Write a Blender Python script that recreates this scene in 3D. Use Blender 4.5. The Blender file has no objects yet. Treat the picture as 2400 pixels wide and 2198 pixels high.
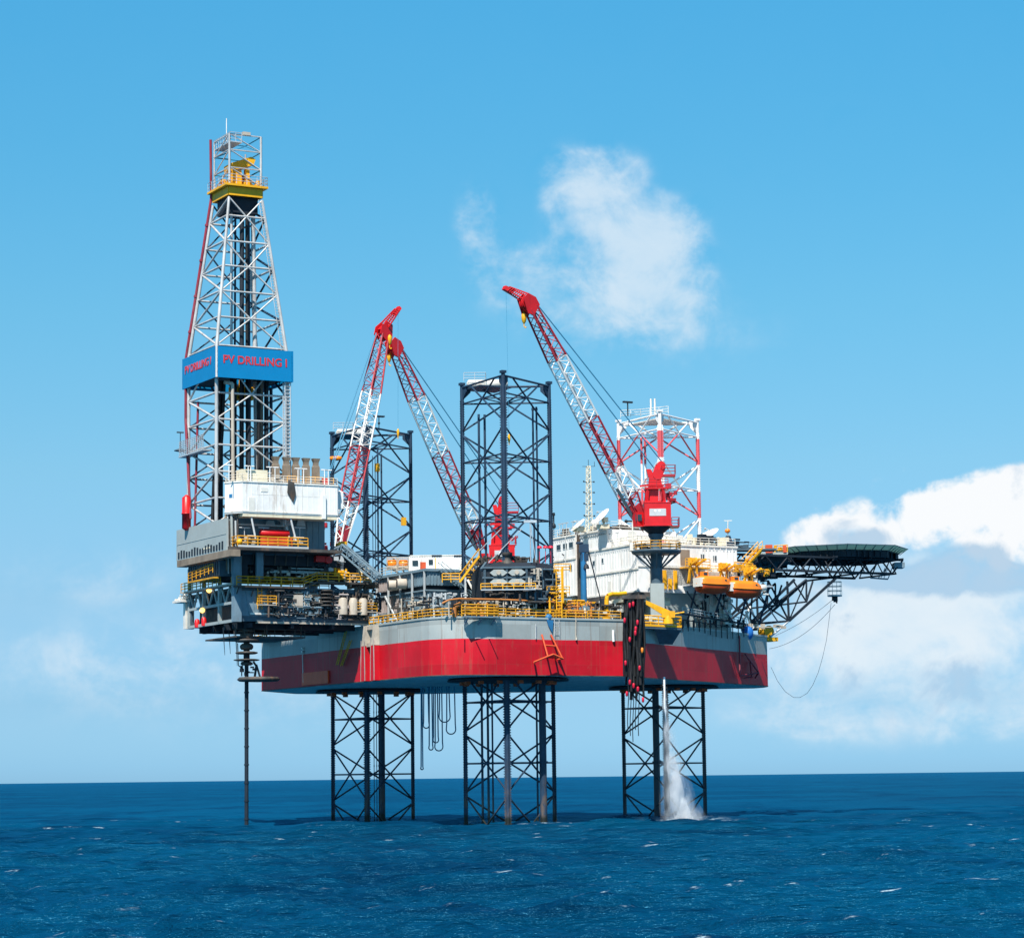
import bpy, bmesh, math, random
import numpy as np
from mathutils import Vector, Matrix
R = math.radians
random.seed(7)
scn = bpy.context.scene
col = scn.collection

# ---------------------------------------------------------------- survey frame
# camera stands on a boat 6.2 m above the water looking along +Y; the rig frame (u towards the bow,
# v towards starboard, z up) was surveyed from the photograph with this same camera.
F, CX, CY = 5988.0, 1200.0, 1099.0
PITCH, ROLL, CH = math.atan(722 / 5988.0), 0.012, 6.2
TH = R(28.5)
OX, OY = -11.2, 364.0
BX, BY, SX, SY = math.cos(TH), math.sin(TH), math.sin(TH), -math.cos(TH)
cp, sp, cr, sr = math.cos(PITCH), math.sin(PITCH), math.cos(ROLL), math.sin(ROLL)
ZD, ZB, ZR = 26.9, 19.4, 24.1            # main deck, hull bottom, paint line

def W(p):
    return Vector((OX + p[0] * BX + p[1] * SX, OY + p[0] * BY + p[1] * SY, p[2]))
def loc(x, y, z):
    dx, dy = x - OX, y - OY
    return Vector((dx * BX + dy * BY, dx * SX + dy * SY, z))
def ray(px, py):
    a = (px - CX) / F; b = (CY - py) / F
    a, b = a * cr + b * sr, b * cr - a * sr
    return (a, cp - b * sp, sp + b * cp)
def QY(px, py, Y):
    r = ray(px, py); t = Y / r[1]
    return loc(r[0] * t, Y, CH + r[2] * t)
def QZ(px, py, z):
    r = ray(px, py); t = (z - CH) / r[2]
    return loc(r[0] * t, r[1] * t, z)
def _qn(px, py, n, val):
    r = ray(px, py); o = loc(0, 0, 0)
    d = (r[0] * BX + r[1] * BY, r[0] * SX + r[1] * SY)
    t = (val - o[n]) / d[n]
    return loc(r[0] * t, r[1] * t, CH + r[2] * t)
def QU(px, py, u): return _qn(px, py, 0, u)
def QV(px, py, v): return _qn(px, py, 1, v)
VX = Vector((BX, SX, 0))                   # image right, as a rig-frame direction
VY = Vector((BY, SY, 0))                   # away from the camera
VZ = Vector((0, 0, 1))
def V(*a): return Vector(a)

# ---------------------------------------------------------------- materials
def lin(c):
    c = c / 255.0
    return c / 12.92 if c <= 0.04045 else ((c + 0.055) / 1.055) ** 2.4
def rgb(r, g, b, k=1.0): return (lin(r) * k, lin(g) * k, lin(b) * k, 1.0)

class NT:
    def __init__(s, nt): s.nt = nt
    def n(s, t, **kw):
        x = s.nt.nodes.new(t)
        for k, v in kw.items():
            if k.startswith('i_'):
                key = k[2:]
                key = int(key) if key.isdigit() else key.replace('_', ' ')
                x.inputs[key].default_value = v
            else: setattr(x, k, v)
        return x
    def l(s, a, b): s.nt.links.new(a, b)
    def m(s, op, a, b=None, c=None, clamp=False):
        x = s.nt.nodes.new('ShaderNodeMath'); x.operation = op; x.use_clamp = clamp
        for i, v in enumerate((a, b, c)):
            if v is None: continue
            if isinstance(v, (int, float)): x.inputs[i].default_value = v
            else: s.l(v, x.inputs[i])
        return x.outputs[0]
    def mix(s, f, a, b, blend='MIX'):
        x = s.nt.nodes.new('ShaderNodeMix'); x.data_type = 'RGBA'; x.blend_type = blend
        for i, v in ((0, f), (6, a), (7, b)):
            if isinstance(v, (int, float)): x.inputs[i].default_value = v
            elif isinstance(v, tuple): x.inputs[i].default_value = v
            else: s.l(v, x.inputs[i])
        return x.outputs[2]
    def smooth(s, v, a, b):
        x = s.nt.nodes.new('ShaderNodeMapRange'); x.interpolation_type = 'SMOOTHSTEP'
        s.l(v, x.inputs[0]); x.inputs[1].default_value = a; x.inputs[2].default_value = b
        return x.outputs[0]

def base_mat(name):
    m = bpy.data.materials.new(name); m.use_nodes = True
    nt = NT(m.node_tree)
    b = m.node_tree.nodes['Principled BSDF']
    return m, nt, b

def mat(name, c, rough=0.55, var=0.25, dirt=None, dirt_amt=0.0, streak=(0.6, 0.6, 0.12), metal=0.0, scale=1.0, spec=0.3):
    """weathered paint: broad tone changes, vertical run-off streaks and fine roughness changes"""
    m, nt, b = base_mat(name)
    tc = nt.n('ShaderNodeTexCoord')
    n1 = nt.n('ShaderNodeTexNoise', i_Scale=0.45 * scale, i_Detail=5.0, i_Roughness=0.65)
    nt.l(tc.outputs['Object'], n1.inputs['Vector'])
    dark = tuple(x * (1 - var) for x in c[:3]) + (1,)
    lite = tuple(min(1, x * (1 + var * 0.45)) for x in c[:3]) + (1,)
    colr = nt.mix(nt.smooth(n1.outputs[0], 0.3, 0.7), dark, lite)
    if dirt_amt > 0:
        mp = nt.n('ShaderNodeMapping'); mp.inputs['Scale'].default_value = streak
        nt.l(tc.outputs['Object'], mp.inputs[0])
        n2 = nt.n('ShaderNodeTexNoise', i_Scale=1.6 * scale, i_Detail=6.0, i_Roughness=0.7)
        nt.l(mp.outputs[0], n2.inputs['Vector'])
        colr = nt.mix(nt.m('MULTIPLY', nt.smooth(n2.outputs[0], 0.5, 0.75), dirt_amt), colr, dirt or rgb(92, 62, 40))
    nt.l(colr, b.inputs['Base Color'])
    n3 = nt.n('ShaderNodeTexNoise', i_Scale=3.0, i_Detail=3.0)
    nt.l(tc.outputs['Object'], n3.inputs['Vector'])
    rr = nt.m('ADD', nt.m('MULTIPLY', n3.outputs[0], 0.3), rough - 0.15)
    nt.l(rr, b.inputs['Roughness'])
    b.inputs['Metallic'].default_value = metal
    b.inputs['Specular IOR Level'].default_value = spec
    return m

RUST = rgb(104, 66, 42)
M = {}
M['navy'] = mat('navy_leg_paint', (0.020, 0.046, 0.086, 1), 0.5, 0.3, rgb(70, 62, 58), 0.35)
M['navy_dark'] = mat('dark_steel', (0.015, 0.023, 0.034, 1), 0.6, 0.3, rgb(52, 46, 44), 0.25)
M['black'] = mat('black_rubber', (0.012, 0.013, 0.015, 1), 0.6, 0.2)
M['white'] = mat('white_paint', (0.84, 0.83, 0.80, 1), 0.45, 0.10, rgb(150, 122, 95), 0.45)
M['offwhite'] = mat('stained_white_paint', (0.74, 0.72, 0.66, 1), 0.5, 0.12, rgb(150, 118, 85), 0.6)
M['cream'] = mat('cream_paint', (0.78, 0.70, 0.52, 1), 0.5, 0.1, rgb(150, 110, 70), 0.4)
M['grey'] = mat('grey_paint', (0.35, 0.39, 0.38, 1), 0.5, 0.08, rgb(120, 105, 88), 0.2)
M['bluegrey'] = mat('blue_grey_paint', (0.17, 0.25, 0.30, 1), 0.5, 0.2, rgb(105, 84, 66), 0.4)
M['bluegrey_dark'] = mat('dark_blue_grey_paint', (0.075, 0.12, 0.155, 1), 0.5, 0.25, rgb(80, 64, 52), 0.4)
M['pinkgrey'] = mat('rust_stained_grey_paint', (0.40, 0.35, 0.33, 1), 0.55, 0.25, rgb(130, 82, 55), 0.8)
M['stained'] = mat('stained_dark_steel', (0.075, 0.07, 0.065, 1), 0.6, 0.5, rgb(135, 98, 70), 0.55)
M['beige'] = mat('beige_pipe_paint', (0.50, 0.44, 0.36, 1), 0.55, 0.2, RUST, 0.5)
M['yellow'] = mat('yellow_paint', (0.86, 0.42, 0.015, 1), 0.45, 0.15, rgb(130, 80, 25), 0.5)
M['railyellow'] = mat('handrail_yellow', (0.70, 0.34, 0.02, 1), 0.5, 0.3, rgb(105, 62, 25), 0.6)
M['orange'] = mat('orange_glassfibre', (0.86, 0.24, 0.015, 1), 0.35, 0.08, rgb(150, 70, 30), 0.25, spec=0.5)
M['orange_shaded'] = mat('shaded_boat_orange', (0.55, 0.07, 0.015, 1), 0.4, 0.1, rgb(90, 40, 25), 0.3)  # deeper orange paints the shadow on the boats' lower half
M['red'] = mat('crane_red', (0.62, 0.010, 0.014, 1), 0.4, 0.15, rgb(90, 18, 14), 0.3, spec=0.45)
M['boomred'] = mat('boom_red', (0.42, 0.030, 0.045, 1), 0.5, 0.2, rgb(90, 40, 35), 0.3)
M['boomwhite'] = mat('boom_white', (0.80, 0.79, 0.76, 1), 0.5, 0.1, rgb(150, 125, 100), 0.4)
M['orangered'] = mat('orange_red_paint', (0.62, 0.09, 0.03, 1), 0.5, 0.15, rgb(110, 40, 20), 0.4)
M['galv'] = mat('galvanised_steel', (0.55, 0.58, 0.60, 1), 0.4, 0.18, rgb(120, 100, 80), 0.35, metal=0.35)
M['derrick'] = mat('derrick_steel', (0.55, 0.55, 0.54, 1), 0.42, 0.22, rgb(120, 95, 72), 0.5, metal=0.2)
M['signblue'] = mat('sign_blue', (0.001, 0.205, 0.45, 1), 0.5, 0.05)
M['signred'] = mat('sign_red', (0.60, 0.035, 0.04, 1), 0.5, 0.03)
M['brown'] = mat('brown_stack_steel', (0.27, 0.21, 0.155, 1), 0.6, 0.25, rgb(70, 48, 34), 0.6)
M['cable_blue'] = mat('blue_wire_rope', (0.05, 0.25, 0.40, 1), 0.5, 0.1)
M['blue'] = mat('blue_paint', (0.025, 0.16, 0.34, 1), 0.45, 0.2, rgb(60, 55, 60), 0.4)
M['brightblue'] = mat('bright_blue_paint', (0.02, 0.15, 0.48, 1), 0.4, 0.15)
M['netgreen'] = mat('pale_green_netting', (0.30, 0.43, 0.40, 1), 0.6, 0.2)
M['patch'] = mat('sunlit_look_orange_red', (0.85, 0.10, 0.035, 1), 0.5, 0.1)  # colour raised so the plate looks sunlit within the shade
M['glass'] = mat('dark_glass', (0.02, 0.035, 0.045, 1), 0.12, 0.1, spec=0.6)
M['pipeorange'] = mat('orange_brown_pipe_paint', (0.50, 0.19, 0.05, 1), 0.55, 0.2, RUST, 0.6)
M['pink'] = mat('red_float', (0.55, 0.012, 0.04, 1), 0.4, 0.1)
M['deck'] = mat('green_grey_deck', (0.16, 0.20, 0.18, 1), 0.7, 0.3, RUST, 0.4)
M['rail_grey'] = mat('grey_rail', (0.50, 0.53, 0.54, 1), 0.5, 0.15)
M['maroon'] = mat('maroon_pipe', (0.26, 0.03, 0.05, 1), 0.5, 0.25, rgb(150, 120, 120), 0.3)
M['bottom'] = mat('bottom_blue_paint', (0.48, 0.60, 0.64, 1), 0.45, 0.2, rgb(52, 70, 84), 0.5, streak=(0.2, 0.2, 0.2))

def net_mat():
    m, nt, b = base_mat('pale_green_safety_netting')
    df = nt.n('ShaderNodeBsdfDiffuse'); df.inputs[0].default_value = (.36, .52, .48, 1)
    tr = nt.n('ShaderNodeBsdfTranslucent'); tr.inputs[0].default_value = (.36, .52, .48, 1)
    mx = nt.n('ShaderNodeMixShader'); mx.inputs[0].default_value = .55
    nt.l(df.outputs[0], mx.inputs[1]); nt.l(tr.outputs[0], mx.inputs[2]); nt.l(mx.outputs[0], m.node_tree.nodes['Material Output'].inputs['Surface'])
    m.node_tree.nodes.remove(b); return m
M['netgreen'] = net_mat()
def lamp_mat():
    m, nt, b = base_mat('lit_lamp_glass')
    b.inputs['Base Color'].default_value = (1, 0.7, 0.25, 1)
    b.inputs['Emission Color'].default_value = (1.0, 0.55, 0.12, 1)
    b.inputs['Emission Strength'].default_value = 2.2
    return m
M['lamp'] = lamp_mat()

def leg_mat():
    """navy paint with a rust and growth zone just above the sea"""
    m = M['navy'].copy(); m.name = 'navy_leg_paint_with_splash_zone'; nt = NT(m.node_tree); b = m.node_tree.nodes['Principled BSDF']
    src = b.inputs['Base Color'].links[0].from_socket
    geo = nt.n('ShaderNodeNewGeometry'); sp_ = nt.n('ShaderNodeSeparateXYZ'); nt.l(geo.outputs['Position'], sp_.inputs[0])
    mp = nt.n('ShaderNodeMapping'); mp.inputs['Scale'].default_value = (1, 1, .3); nt.l(geo.outputs['Position'], mp.inputs[0])
    n = nt.n('ShaderNodeTexNoise', i_Scale=.9, i_Detail=6.0, i_Roughness=.7); nt.l(mp.outputs[0], n.inputs['Vector'])
    f = nt.m('MULTIPLY', nt.smooth(sp_.outputs[2], 9.0, 1.0), nt.smooth(n.outputs[0], .45, .62))
    c = nt.mix(nt.m('MULTIPLY', f, .75), src, rgb(112, 92, 74))
    g = nt.smooth(nt.m('ADD', sp_.outputs[2], nt.m('MULTIPLY', n.outputs[0], 1.6)), 2.2, 1.5)
    c = nt.mix(g, c, (.016, .018, .014, 1))
    nt.l(c, b.inputs['Base Color']); return m
M['navy_leg'] = leg_mat()
def hull_mat():
    m, nt, b = base_mat('hull_paint')
    geo = nt.n('ShaderNodeNewGeometry')
    sep = nt.n('ShaderNodeSeparateXYZ'); nt.l(geo.outputs['Position'], sep.inputs[0])
    n0 = nt.n('ShaderNodeTexNoise', i_Scale=0.35, i_Detail=3.0); nt.l(geo.outputs['Position'], n0.inputs['Vector'])
    zz = nt.m('ADD', sep.outputs[2], nt.m('MULTIPLY', nt.m('SUBTRACT', n0.outputs[0], 0.5), 0.10))
    isgrey = nt.m('GREATER_THAN', zz, ZR)
    # plates welded in slightly different tones
    mp = nt.n('ShaderNodeMapping'); mp.inputs['Rotation'].default_value = (0, 0, -TH)
    nt.l(geo.outputs['Position'], mp.inputs[0])
    s2 = nt.n('ShaderNodeSeparateXYZ'); nt.l(mp.outputs[0], s2.inputs[0])
    pu = nt.m('FLOOR', nt.m('DIVIDE', nt.m('ADD', s2.outputs[0], nt.m('MULTIPLY', s2.outputs[1], 0.6)), 5.2))
    pz = nt.m('FLOOR', nt.m('DIVIDE', sep.outputs[2], 2.6))
    cmb = nt.n('ShaderNodeCombineXYZ'); nt.l(pu, cmb.inputs[0]); nt.l(pz, cmb.inputs[1])
    wn = nt.n('ShaderNodeTexWhiteNoise'); wn.noise_dimensions = '2D'; nt.l(cmb.outputs[0], wn.inputs['Vector'])
    big = nt.n('ShaderNodeTexNoise', i_Scale=0.12, i_Detail=5.0, i_Roughness=0.6); nt.l(geo.outputs['Position'], big.inputs['Vector'])
    red = nt.mix(nt.smooth(big.outputs[0], 0.35, 0.65), (0.49, 0.005, 0.014, 1), (0.635, 0.008, 0.022, 1))
    gry = nt.mix(nt.smooth(big.outputs[0], 0.35, 0.65), (0.30, 0.335, 0.33, 1), (0.375, 0.405, 0.39, 1))
    c = nt.mix(isgrey, red, gry)
    tone = nt.m('ADD', 0.84, nt.m('MULTIPLY', wn.outputs[0], 0.22))
    tn = nt.n('ShaderNodeCombineColor'); [nt.l(tone, tn.inputs[i]) for i in range(3)]
    c = nt.mix(1.0, c, tn.outputs[0], 'MULTIPLY')
    fu = nt.m('FRACT', nt.m('DIVIDE', nt.m('ADD', s2.outputs[0], nt.m('MULTIPLY', s2.outputs[1], 0.6)), 5.2)); fz = nt.m('FRACT', nt.m('DIVIDE', sep.outputs[2], 2.6))
    seam = nt.m('MAXIMUM', nt.m('LESS_THAN', fu, 0.014), nt.m('MULTIPLY', nt.m('LESS_THAN', fz, 0.02), 0.6))
    c = nt.mix(nt.m('MULTIPLY', seam, 0.32), c, rgb(105, 80, 66))
    st = nt.n('ShaderNodeMapping'); st.inputs['Scale'].default_value = (0.9, 0.9, 0.06)
    nt.l(geo.outputs['Position'], st.inputs[0])
    sn = nt.n('ShaderNodeTexNoise', i_Scale=1.5, i_Detail=7.0, i_Roughness=0.75); nt.l(st.outputs[0], sn.inputs['Vector'])
    c = nt.mix(nt.m('MULTIPLY', nt.smooth(sn.outputs[0], 0.52, 0.74), 0.62), c, rgb(118, 88, 68))
    sc = nt.n('ShaderNodeTexNoise', i_Scale=0.9, i_Detail=8.0, i_Roughness=0.8); nt.l(geo.outputs['Position'], sc.inputs['Vector'])
    c = nt.mix(nt.m('MULTIPLY', nt.smooth(sc.outputs[0], 0.57, 0.72), 0.24), c, rgb(150, 96, 84))
    nt.l(c, b.inputs['Base Color'])
    b.inputs['Roughness'].default_value = 0.5
    b.inputs['Specular IOR Level'].default_value = 0.3
    bp = nt.n('ShaderNodeBump', i_Strength=0.12, i_Distance=0.2); nt.l(big.outputs[0], bp.inputs['Height']); nt.l(bp.outputs[0], b.inputs['Normal'])
    return m
M['hull'] = hull_mat()

def band_mat(levels):
    """red and white air-warning bands: levels = heights where the paint changes, from the top down"""
    m, nt, b = base_mat('red_and_white_bands')
    geo = nt.n('ShaderNodeNewGeometry')
    sep = nt.n('ShaderNodeSeparateXYZ'); nt.l(geo.outputs['Position'], sep.inputs[0])
    c = M_white = (0.80, 0.78, 0.76, 1)
    red = (0.62, 0.085, 0.10, 1)
    out = None; cur = None
    for i, z in enumerate(levels):
        f = nt.m('LESS_THAN', sep.outputs[2], z)
        nxt = red if i % 2 == 0 else (0.80, 0.78, 0.76, 1)
        cur = nt.mix(f, c if cur is None else cur, nxt)
    f = nt.m('LESS_THAN', sep.outputs[2], ZD)
    cur = nt.mix(f, cur, (0.030, 0.044, 0.062, 1))
    n = nt.n('ShaderNodeTexNoise', i_Scale=1.2, i_Detail=6.0, i_Roughness=0.7); nt.l(geo.outputs['Position'], n.inputs['Vector'])
    cur = nt.mix(nt.m('MULTIPLY', nt.smooth(n.outputs[0], 0.55, 0.75), 0.35), cur, rgb(120, 80, 70))
    nt.l(cur, b.inputs['Base Color']); b.inputs['Roughness'].default_value = 0.5
    return m

# ---------------------------------------------------------------- mesh building in the rig frame
class MB:
    def __init__(s): s.v = []; s.f = []; s.sm = []
    def add(s, vs, fs, smooth=False):
        o = len(s.v)
        s.v += [Vector(p) for p in vs]
        s.f += [tuple(i + o for i in f) for f in fs]
        s.sm += [smooth] * len(fs)
    def hexa(s, p):
        s.add(p, [(0, 1, 2, 3), (7, 6, 5, 4), (0, 4, 5, 1), (1, 5, 6, 2), (2, 6, 7, 3), (3, 7, 4, 0)])
    def box(s, a, b):
        (x0, y0, z0), (x1, y1, z1) = a, b
        s.hexa([(x0, y0, z0), (x1, y0, z0), (x1, y1, z0), (x0, y1, z0), (x0, y0, z1), (x1, y0, z1), (x1, y1, z1), (x0, y1, z1)])
    def cbox(s, c, sx, sy, sz, ax=None):
        c = Vector(c); X = (ax or V(1, 0, 0)).normalized(); Y = V(-X.y, X.x, 0)
        X = X * sx / 2; Y = Y * sy / 2; Z = VZ * sz / 2
        s.hexa([c - X - Y - Z, c + X - Y - Z, c + X + Y - Z, c - X + Y - Z, c - X - Y + Z, c + X - Y + Z, c + X + Y + Z, c - X + Y + Z])
    def frame(s, p, q, up=None):
        d = (Vector(q) - Vector(p)); d.normalize()
        h = Vector(up) if up is not None else (VZ if abs(d.z) < 0.95 else V(1, 0, 0))
        a = d.cross(h); a.normalize(); b = a.cross(d); b.normalize()
        return d, a, b
    def bar(s, p, q, w, h=None, up=None):
        h = h or w
        p = Vector(p); q = Vector(q)
        d, a, b = s.frame(p, q, up)
        a = a * w / 2; b = b * h / 2
        s.hexa([p - a - b, p + a - b, p + a + b, p - a + b, q - a - b, q + a - b, q + a + b, q - a + b])
    def tube(s, p, q, r, n=6, r2=None, caps=True):
        p = Vector(p); q = Vector(q); r2 = r if r2 is None else r2
        d, a, b = s.frame(p, q)
        vs = []; fs = []
        for i in range(n):
            t = 2 * math.pi * i / n; e = a * math.cos(t) + b * math.sin(t)
            vs += [p + e * r, q + e * r2]
        for i in range(n):
            j = (i + 1) % n; fs.append((2 * i, 2 * j, 2 * j + 1, 2 * i + 1))
        s.add(vs, fs, n >= 6)
        if caps:
            s.add(vs, [tuple(range(0, 2 * n, 2)), tuple(range(2 * n - 1, 0, -2))])
    def path(s, pts, r, n=5):
        for a, b in zip(pts[:-1], pts[1:]): s.tube(a, b, r, n, caps=False)
    def prism(s, poly, off):
        """flat outline (list of points) pushed through by the vector off"""
        n = len(poly); off = Vector(off)
        vs = [Vector(p) for p in poly] + [Vector(p) + off for p in poly]
        fs = [tuple(range(n)), tuple(range(2 * n - 1, n - 1, -1))] + [(i, (i + 1) % n, n + (i + 1) % n, n + i) for i in range(n)]
        s.add(vs, fs)
    def lathe(s, c, prof, n=20, axis=None, smooth=True):
        c = Vector(c); ax = (axis or VZ).normalized()
        d, a, b = s.frame(c, c + ax)
        vs = []; fs = []
        for r, z in prof:
            for i in range(n):
                t = 2 * math.pi * i / n
                vs.append(c + ax * z + (a * math.cos(t) + b * math.sin(t)) * r)
        for k in range(len(prof) - 1):
            for i in range(n):
                j = (i + 1) % n; fs.append((k * n + i, k * n + j, (k + 1) * n + j, (k + 1) * n + i))
        s.add(vs, fs, smooth)
        m = (len(prof) - 1) * n
        s.add(vs, [tuple(range(n)), tuple(range(m + n - 1, m - 1, -1))])
    def ball(s, c, rx, ry=None, rz=None, n=12):
        ry = ry or rx; rz = rz or rx; c = Vector(c); k = n // 2
        vs = []; fs = []
        for i in range(k + 1):
            ph = math.pi * i / k
            for j in range(n):
                t = 2 * math.pi * j / n
                vs.append(c + V(rx * math.sin(ph) * math.cos(t), ry * math.sin(ph) * math.sin(t), rz * math.cos(ph)))
        for i in range(k):
            for j in range(n):
                jj = (j + 1) % n; fs.append((i * n + j, i * n + jj, (i + 1) * n + jj, (i + 1) * n + j))
        s.add(vs, fs, True)
    def rail(s, pts, h=1.15, step=1.5, r=0.055, rails=3):
        pts = [Vector(p) for p in pts]
        for a, b in zip(pts[:-1], pts[1:]):
            L = (b - a).length; k = max(1, round(L / step))
            for i in range(k + 1):
                p = a.lerp(b, i / k); s.tube(p, p + VZ * h, r, 4, caps=False)
            for j in range(rails):
                z = VZ * h * (1 - j / rails)
                s.tube(a + z, b + z, r, 4, caps=False)
    def ladder(s, p, q, w=0.5, ax=None, r=0.045, step=0.4):
        p = Vector(p); q = Vector(q); x = (ax or VX) * (w / 2)
        s.tube(p - x, q - x, r, 4); s.tube(p + x, q + x, r, 4)
        k = int((q - p).length / step)
        for i in range(1, k): c = p.lerp(q, i / k); s.tube(c - x, c + x, r * 0.7, 4, caps=False)
    def stair(s, p, q, w=0.9, ax=None):
        p = Vector(p); q = Vector(q); x = (ax or V(0, 1, 0)) * (w / 2)
        for e in (-1, 1):
            s.bar(p + x * e, q + x * e, 0.08, 0.25)
            s.tube(p + x * e + VZ, q + x * e + VZ, 0.045, 4)
            for t in (0, 0.33, 0.66, 1): c = p.lerp(q, t) + x * e; s.tube(c, c + VZ, 0.045, 4)
        k = int(abs(q.z - p.z) / 0.25)
        for i in range(k): c = p.lerp(q, (i + .5) / k); s.bar(c - x, c + x, 0.25, 0.04)
    def lattice(s, A, B, wa, ha, wb, hb, side, up, bay, rc, rl):
        """four-chord lattice girder from A to B"""
        A = Vector(A); B = Vector(B); n = max(1, round((B - A).length / bay))
        def ring(t):
            c = A.lerp(B, t); w = wa + (wb - wa) * t; h = ha + (hb - ha) * t
            return [c + side * (w / 2 * i) + up * (h / 2 * j) for i, j in ((-1, -1), (1, -1), (1, 1), (-1, 1))]
        r0 = ring(0); r1 = ring(1)
        for i in range(4): s.tube(r0[i], r1[i], rc, 5); s.tube(r0[i], r0[(i + 1) % 4], rl * 1.3, 4); s.tube(r1[i], r1[(i + 1) % 4], rl * 1.3, 4)
        for k in range(n):
            a = ring(k / n); m = ring((k + .5) / n); b = ring((k + 1) / n)
            for i in range(4):
                j = (i + 1) % 4
                s.tube(a[i], m[j], rl, 4, caps=False); s.tube(m[j], b[i], rl, 4, caps=False)
    def clutter(s, a, b, n, smin=0.2, smax=1.0, pipes=0.5):
        """small valves, boxes and short pipe runs of deck equipment inside a volume"""
        a = Vector(a); b = Vector(b)
        for _ in range(n):
            c = V(*[random.uniform(a[i], b[i]) for i in range(3)])
            if random.random() < pipes:
                ax = random.choice([0, 0, 1, 2, 2]); L = random.uniform(0.6, 2.4)
                d = [0, 0, 0]; d[ax] = L; e = c + Vector(d)
                e = V(*[min(max(e[i], min(a[i], b[i])), max(a[i], b[i])) for i in range(3)])
                if (e - c).length > 0.2: s.tube(c, e, random.uniform(0.05, 0.16), 6)
            else:
                x, y, z = [random.uniform(smin, smax) / 2 for _ in range(3)]
                if random.random() < 0.4: s.lathe(c - VZ * z, [(x, 0), (x, 2 * z)], 10)
                else: s.box(c - V(x, y, z), c + V(x, y, z))

OFF = {}
def thing(name, label, cat, base, group=None):
    o = bpy.data.objects.new(name, None); col.objects.link(o)
    o.empty_display_size = 0.5
    w = W(base); o.location = w; OFF[o.name] = w
    o['label'] = label; o['category'] = cat
    if group: o['group'] = group
    return o
def tag(o, label, cat, group=None):
    o['label'] = label; o['category'] = cat
    if group: o['group'] = group
    return o
def make(name, mb, m, parent=None, label=None, base=None):
    """one mesh object; top-level when it has no parent"""
    off = OFF[parent.name] if parent else W(base)
    me = bpy.data.meshes.new(name)
    me.from_pydata([W(p) - off for p in mb.v], [], mb.f)
    bm = bmesh.new(); bm.from_mesh(me)
    bmesh.ops.recalc_face_normals(bm, faces=bm.faces)
    bm.to_mesh(me); bm.free()
    me.polygons.foreach_set('use_smooth', mb.sm)
    me.materials.append(M[m] if isinstance(m, str) else m)
    o = bpy.data.objects.new(name, me); col.objects.link(o)
    OFF[o.name] = off
    if parent: o.parent = parent
    else: o.location = off
    if label: o['label'] = label
    return o
def dup(root, loc_, label, group=None):
    r = root.copy(); col.objects.link(r); r.location = loc_; r['label'] = label; OFF[r.name] = Vector(loc_)
    if group: r['group'] = group
    for ch in list(root.children):
        c = ch.copy(); col.objects.link(c); c.parent = r
        for g in list(ch.children):
            d = g.copy(); col.objects.link(d); d.parent = c
    return r
def letters(name, text, origin, right, size, width, parent, m, thick=0.03):
    """raised lettering, upright, facing away from the wall; origin = lower left corner (rig frame)"""
    cu = bpy.data.curves.new(name, 'FONT'); cu.body = text; cu.size = size; cu.extrude = thick; cu.offset = 0.018 * size
    t = bpy.data.objects.new('lettering_curve', cu); col.objects.link(t)
    bpy.context.view_layer.update()
    me = bpy.data.meshes.new_from_object(t.evaluated_get(bpy.context.evaluated_depsgraph_get()))
    bpy.data.objects.remove(t); bpy.data.curves.remove(cu)
    xs = [v.co.x for v in me.vertices]; k = width / (max(xs) - min(xs)); x0 = min(xs)
    o3 = W(origin); rx = (W(Vector(origin) + right) - o3).normalized()
    off = OFF[parent.name]; nz = rx.cross(VZ)
    for v in me.vertices:
        v.co = o3 + rx * ((v.co.x - x0) * k) + VZ * v.co.y + nz * v.co.z - off
    me.materials.append(M[m])
    o = bpy.data.objects.new(name, me); col.objects.link(o); o.parent = parent; OFF[o.name] = off
    return o

EXPO = 1.5
MISTD = 0.45
# ---------------------------------------------------------------- camera, sun, sky
cam = bpy.data.cameras.new('camera'); camo = bpy.data.objects.new('camera', cam); col.objects.link(camo)
cam.sensor_width = 36.0; cam.lens = F / 2400.0 * 36.0; cam.clip_start = 1.0; cam.clip_end = 80000.0
right = Vector((cr, -sr * -sp * 0, 0))
fw = Vector((0, cp, sp)); up0 = Vector((0, -sp, cp)); r0 = Vector((1, 0, 0))
# image right / up after the boat's slight roll
rt = r0 * cr - up0 * sr; up = up0 * cr + r0 * sr
camo.matrix_world = Matrix(((rt.x, up.x, -fw.x, 0), (rt.y, up.y, -fw.y, 0), (rt.z, up.z, -fw.z, CH), (0, 0, 0, 1)))
scn.camera = camo

SUN = Vector((-0.187, -0.683, 1.0)).normalized()
sl = bpy.data.lights.new('sun', 'SUN'); sl.energy = 5.0; sl.angle = R(0.5); sl.color = (1.0, 0.945, 0.86)
so = bpy.data.objects.new('sun', sl); col.objects.link(so)
so.rotation_euler = (-SUN).to_track_quat('-Z', 'Y').to_euler()
so.location = (0, 200, 200)

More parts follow.
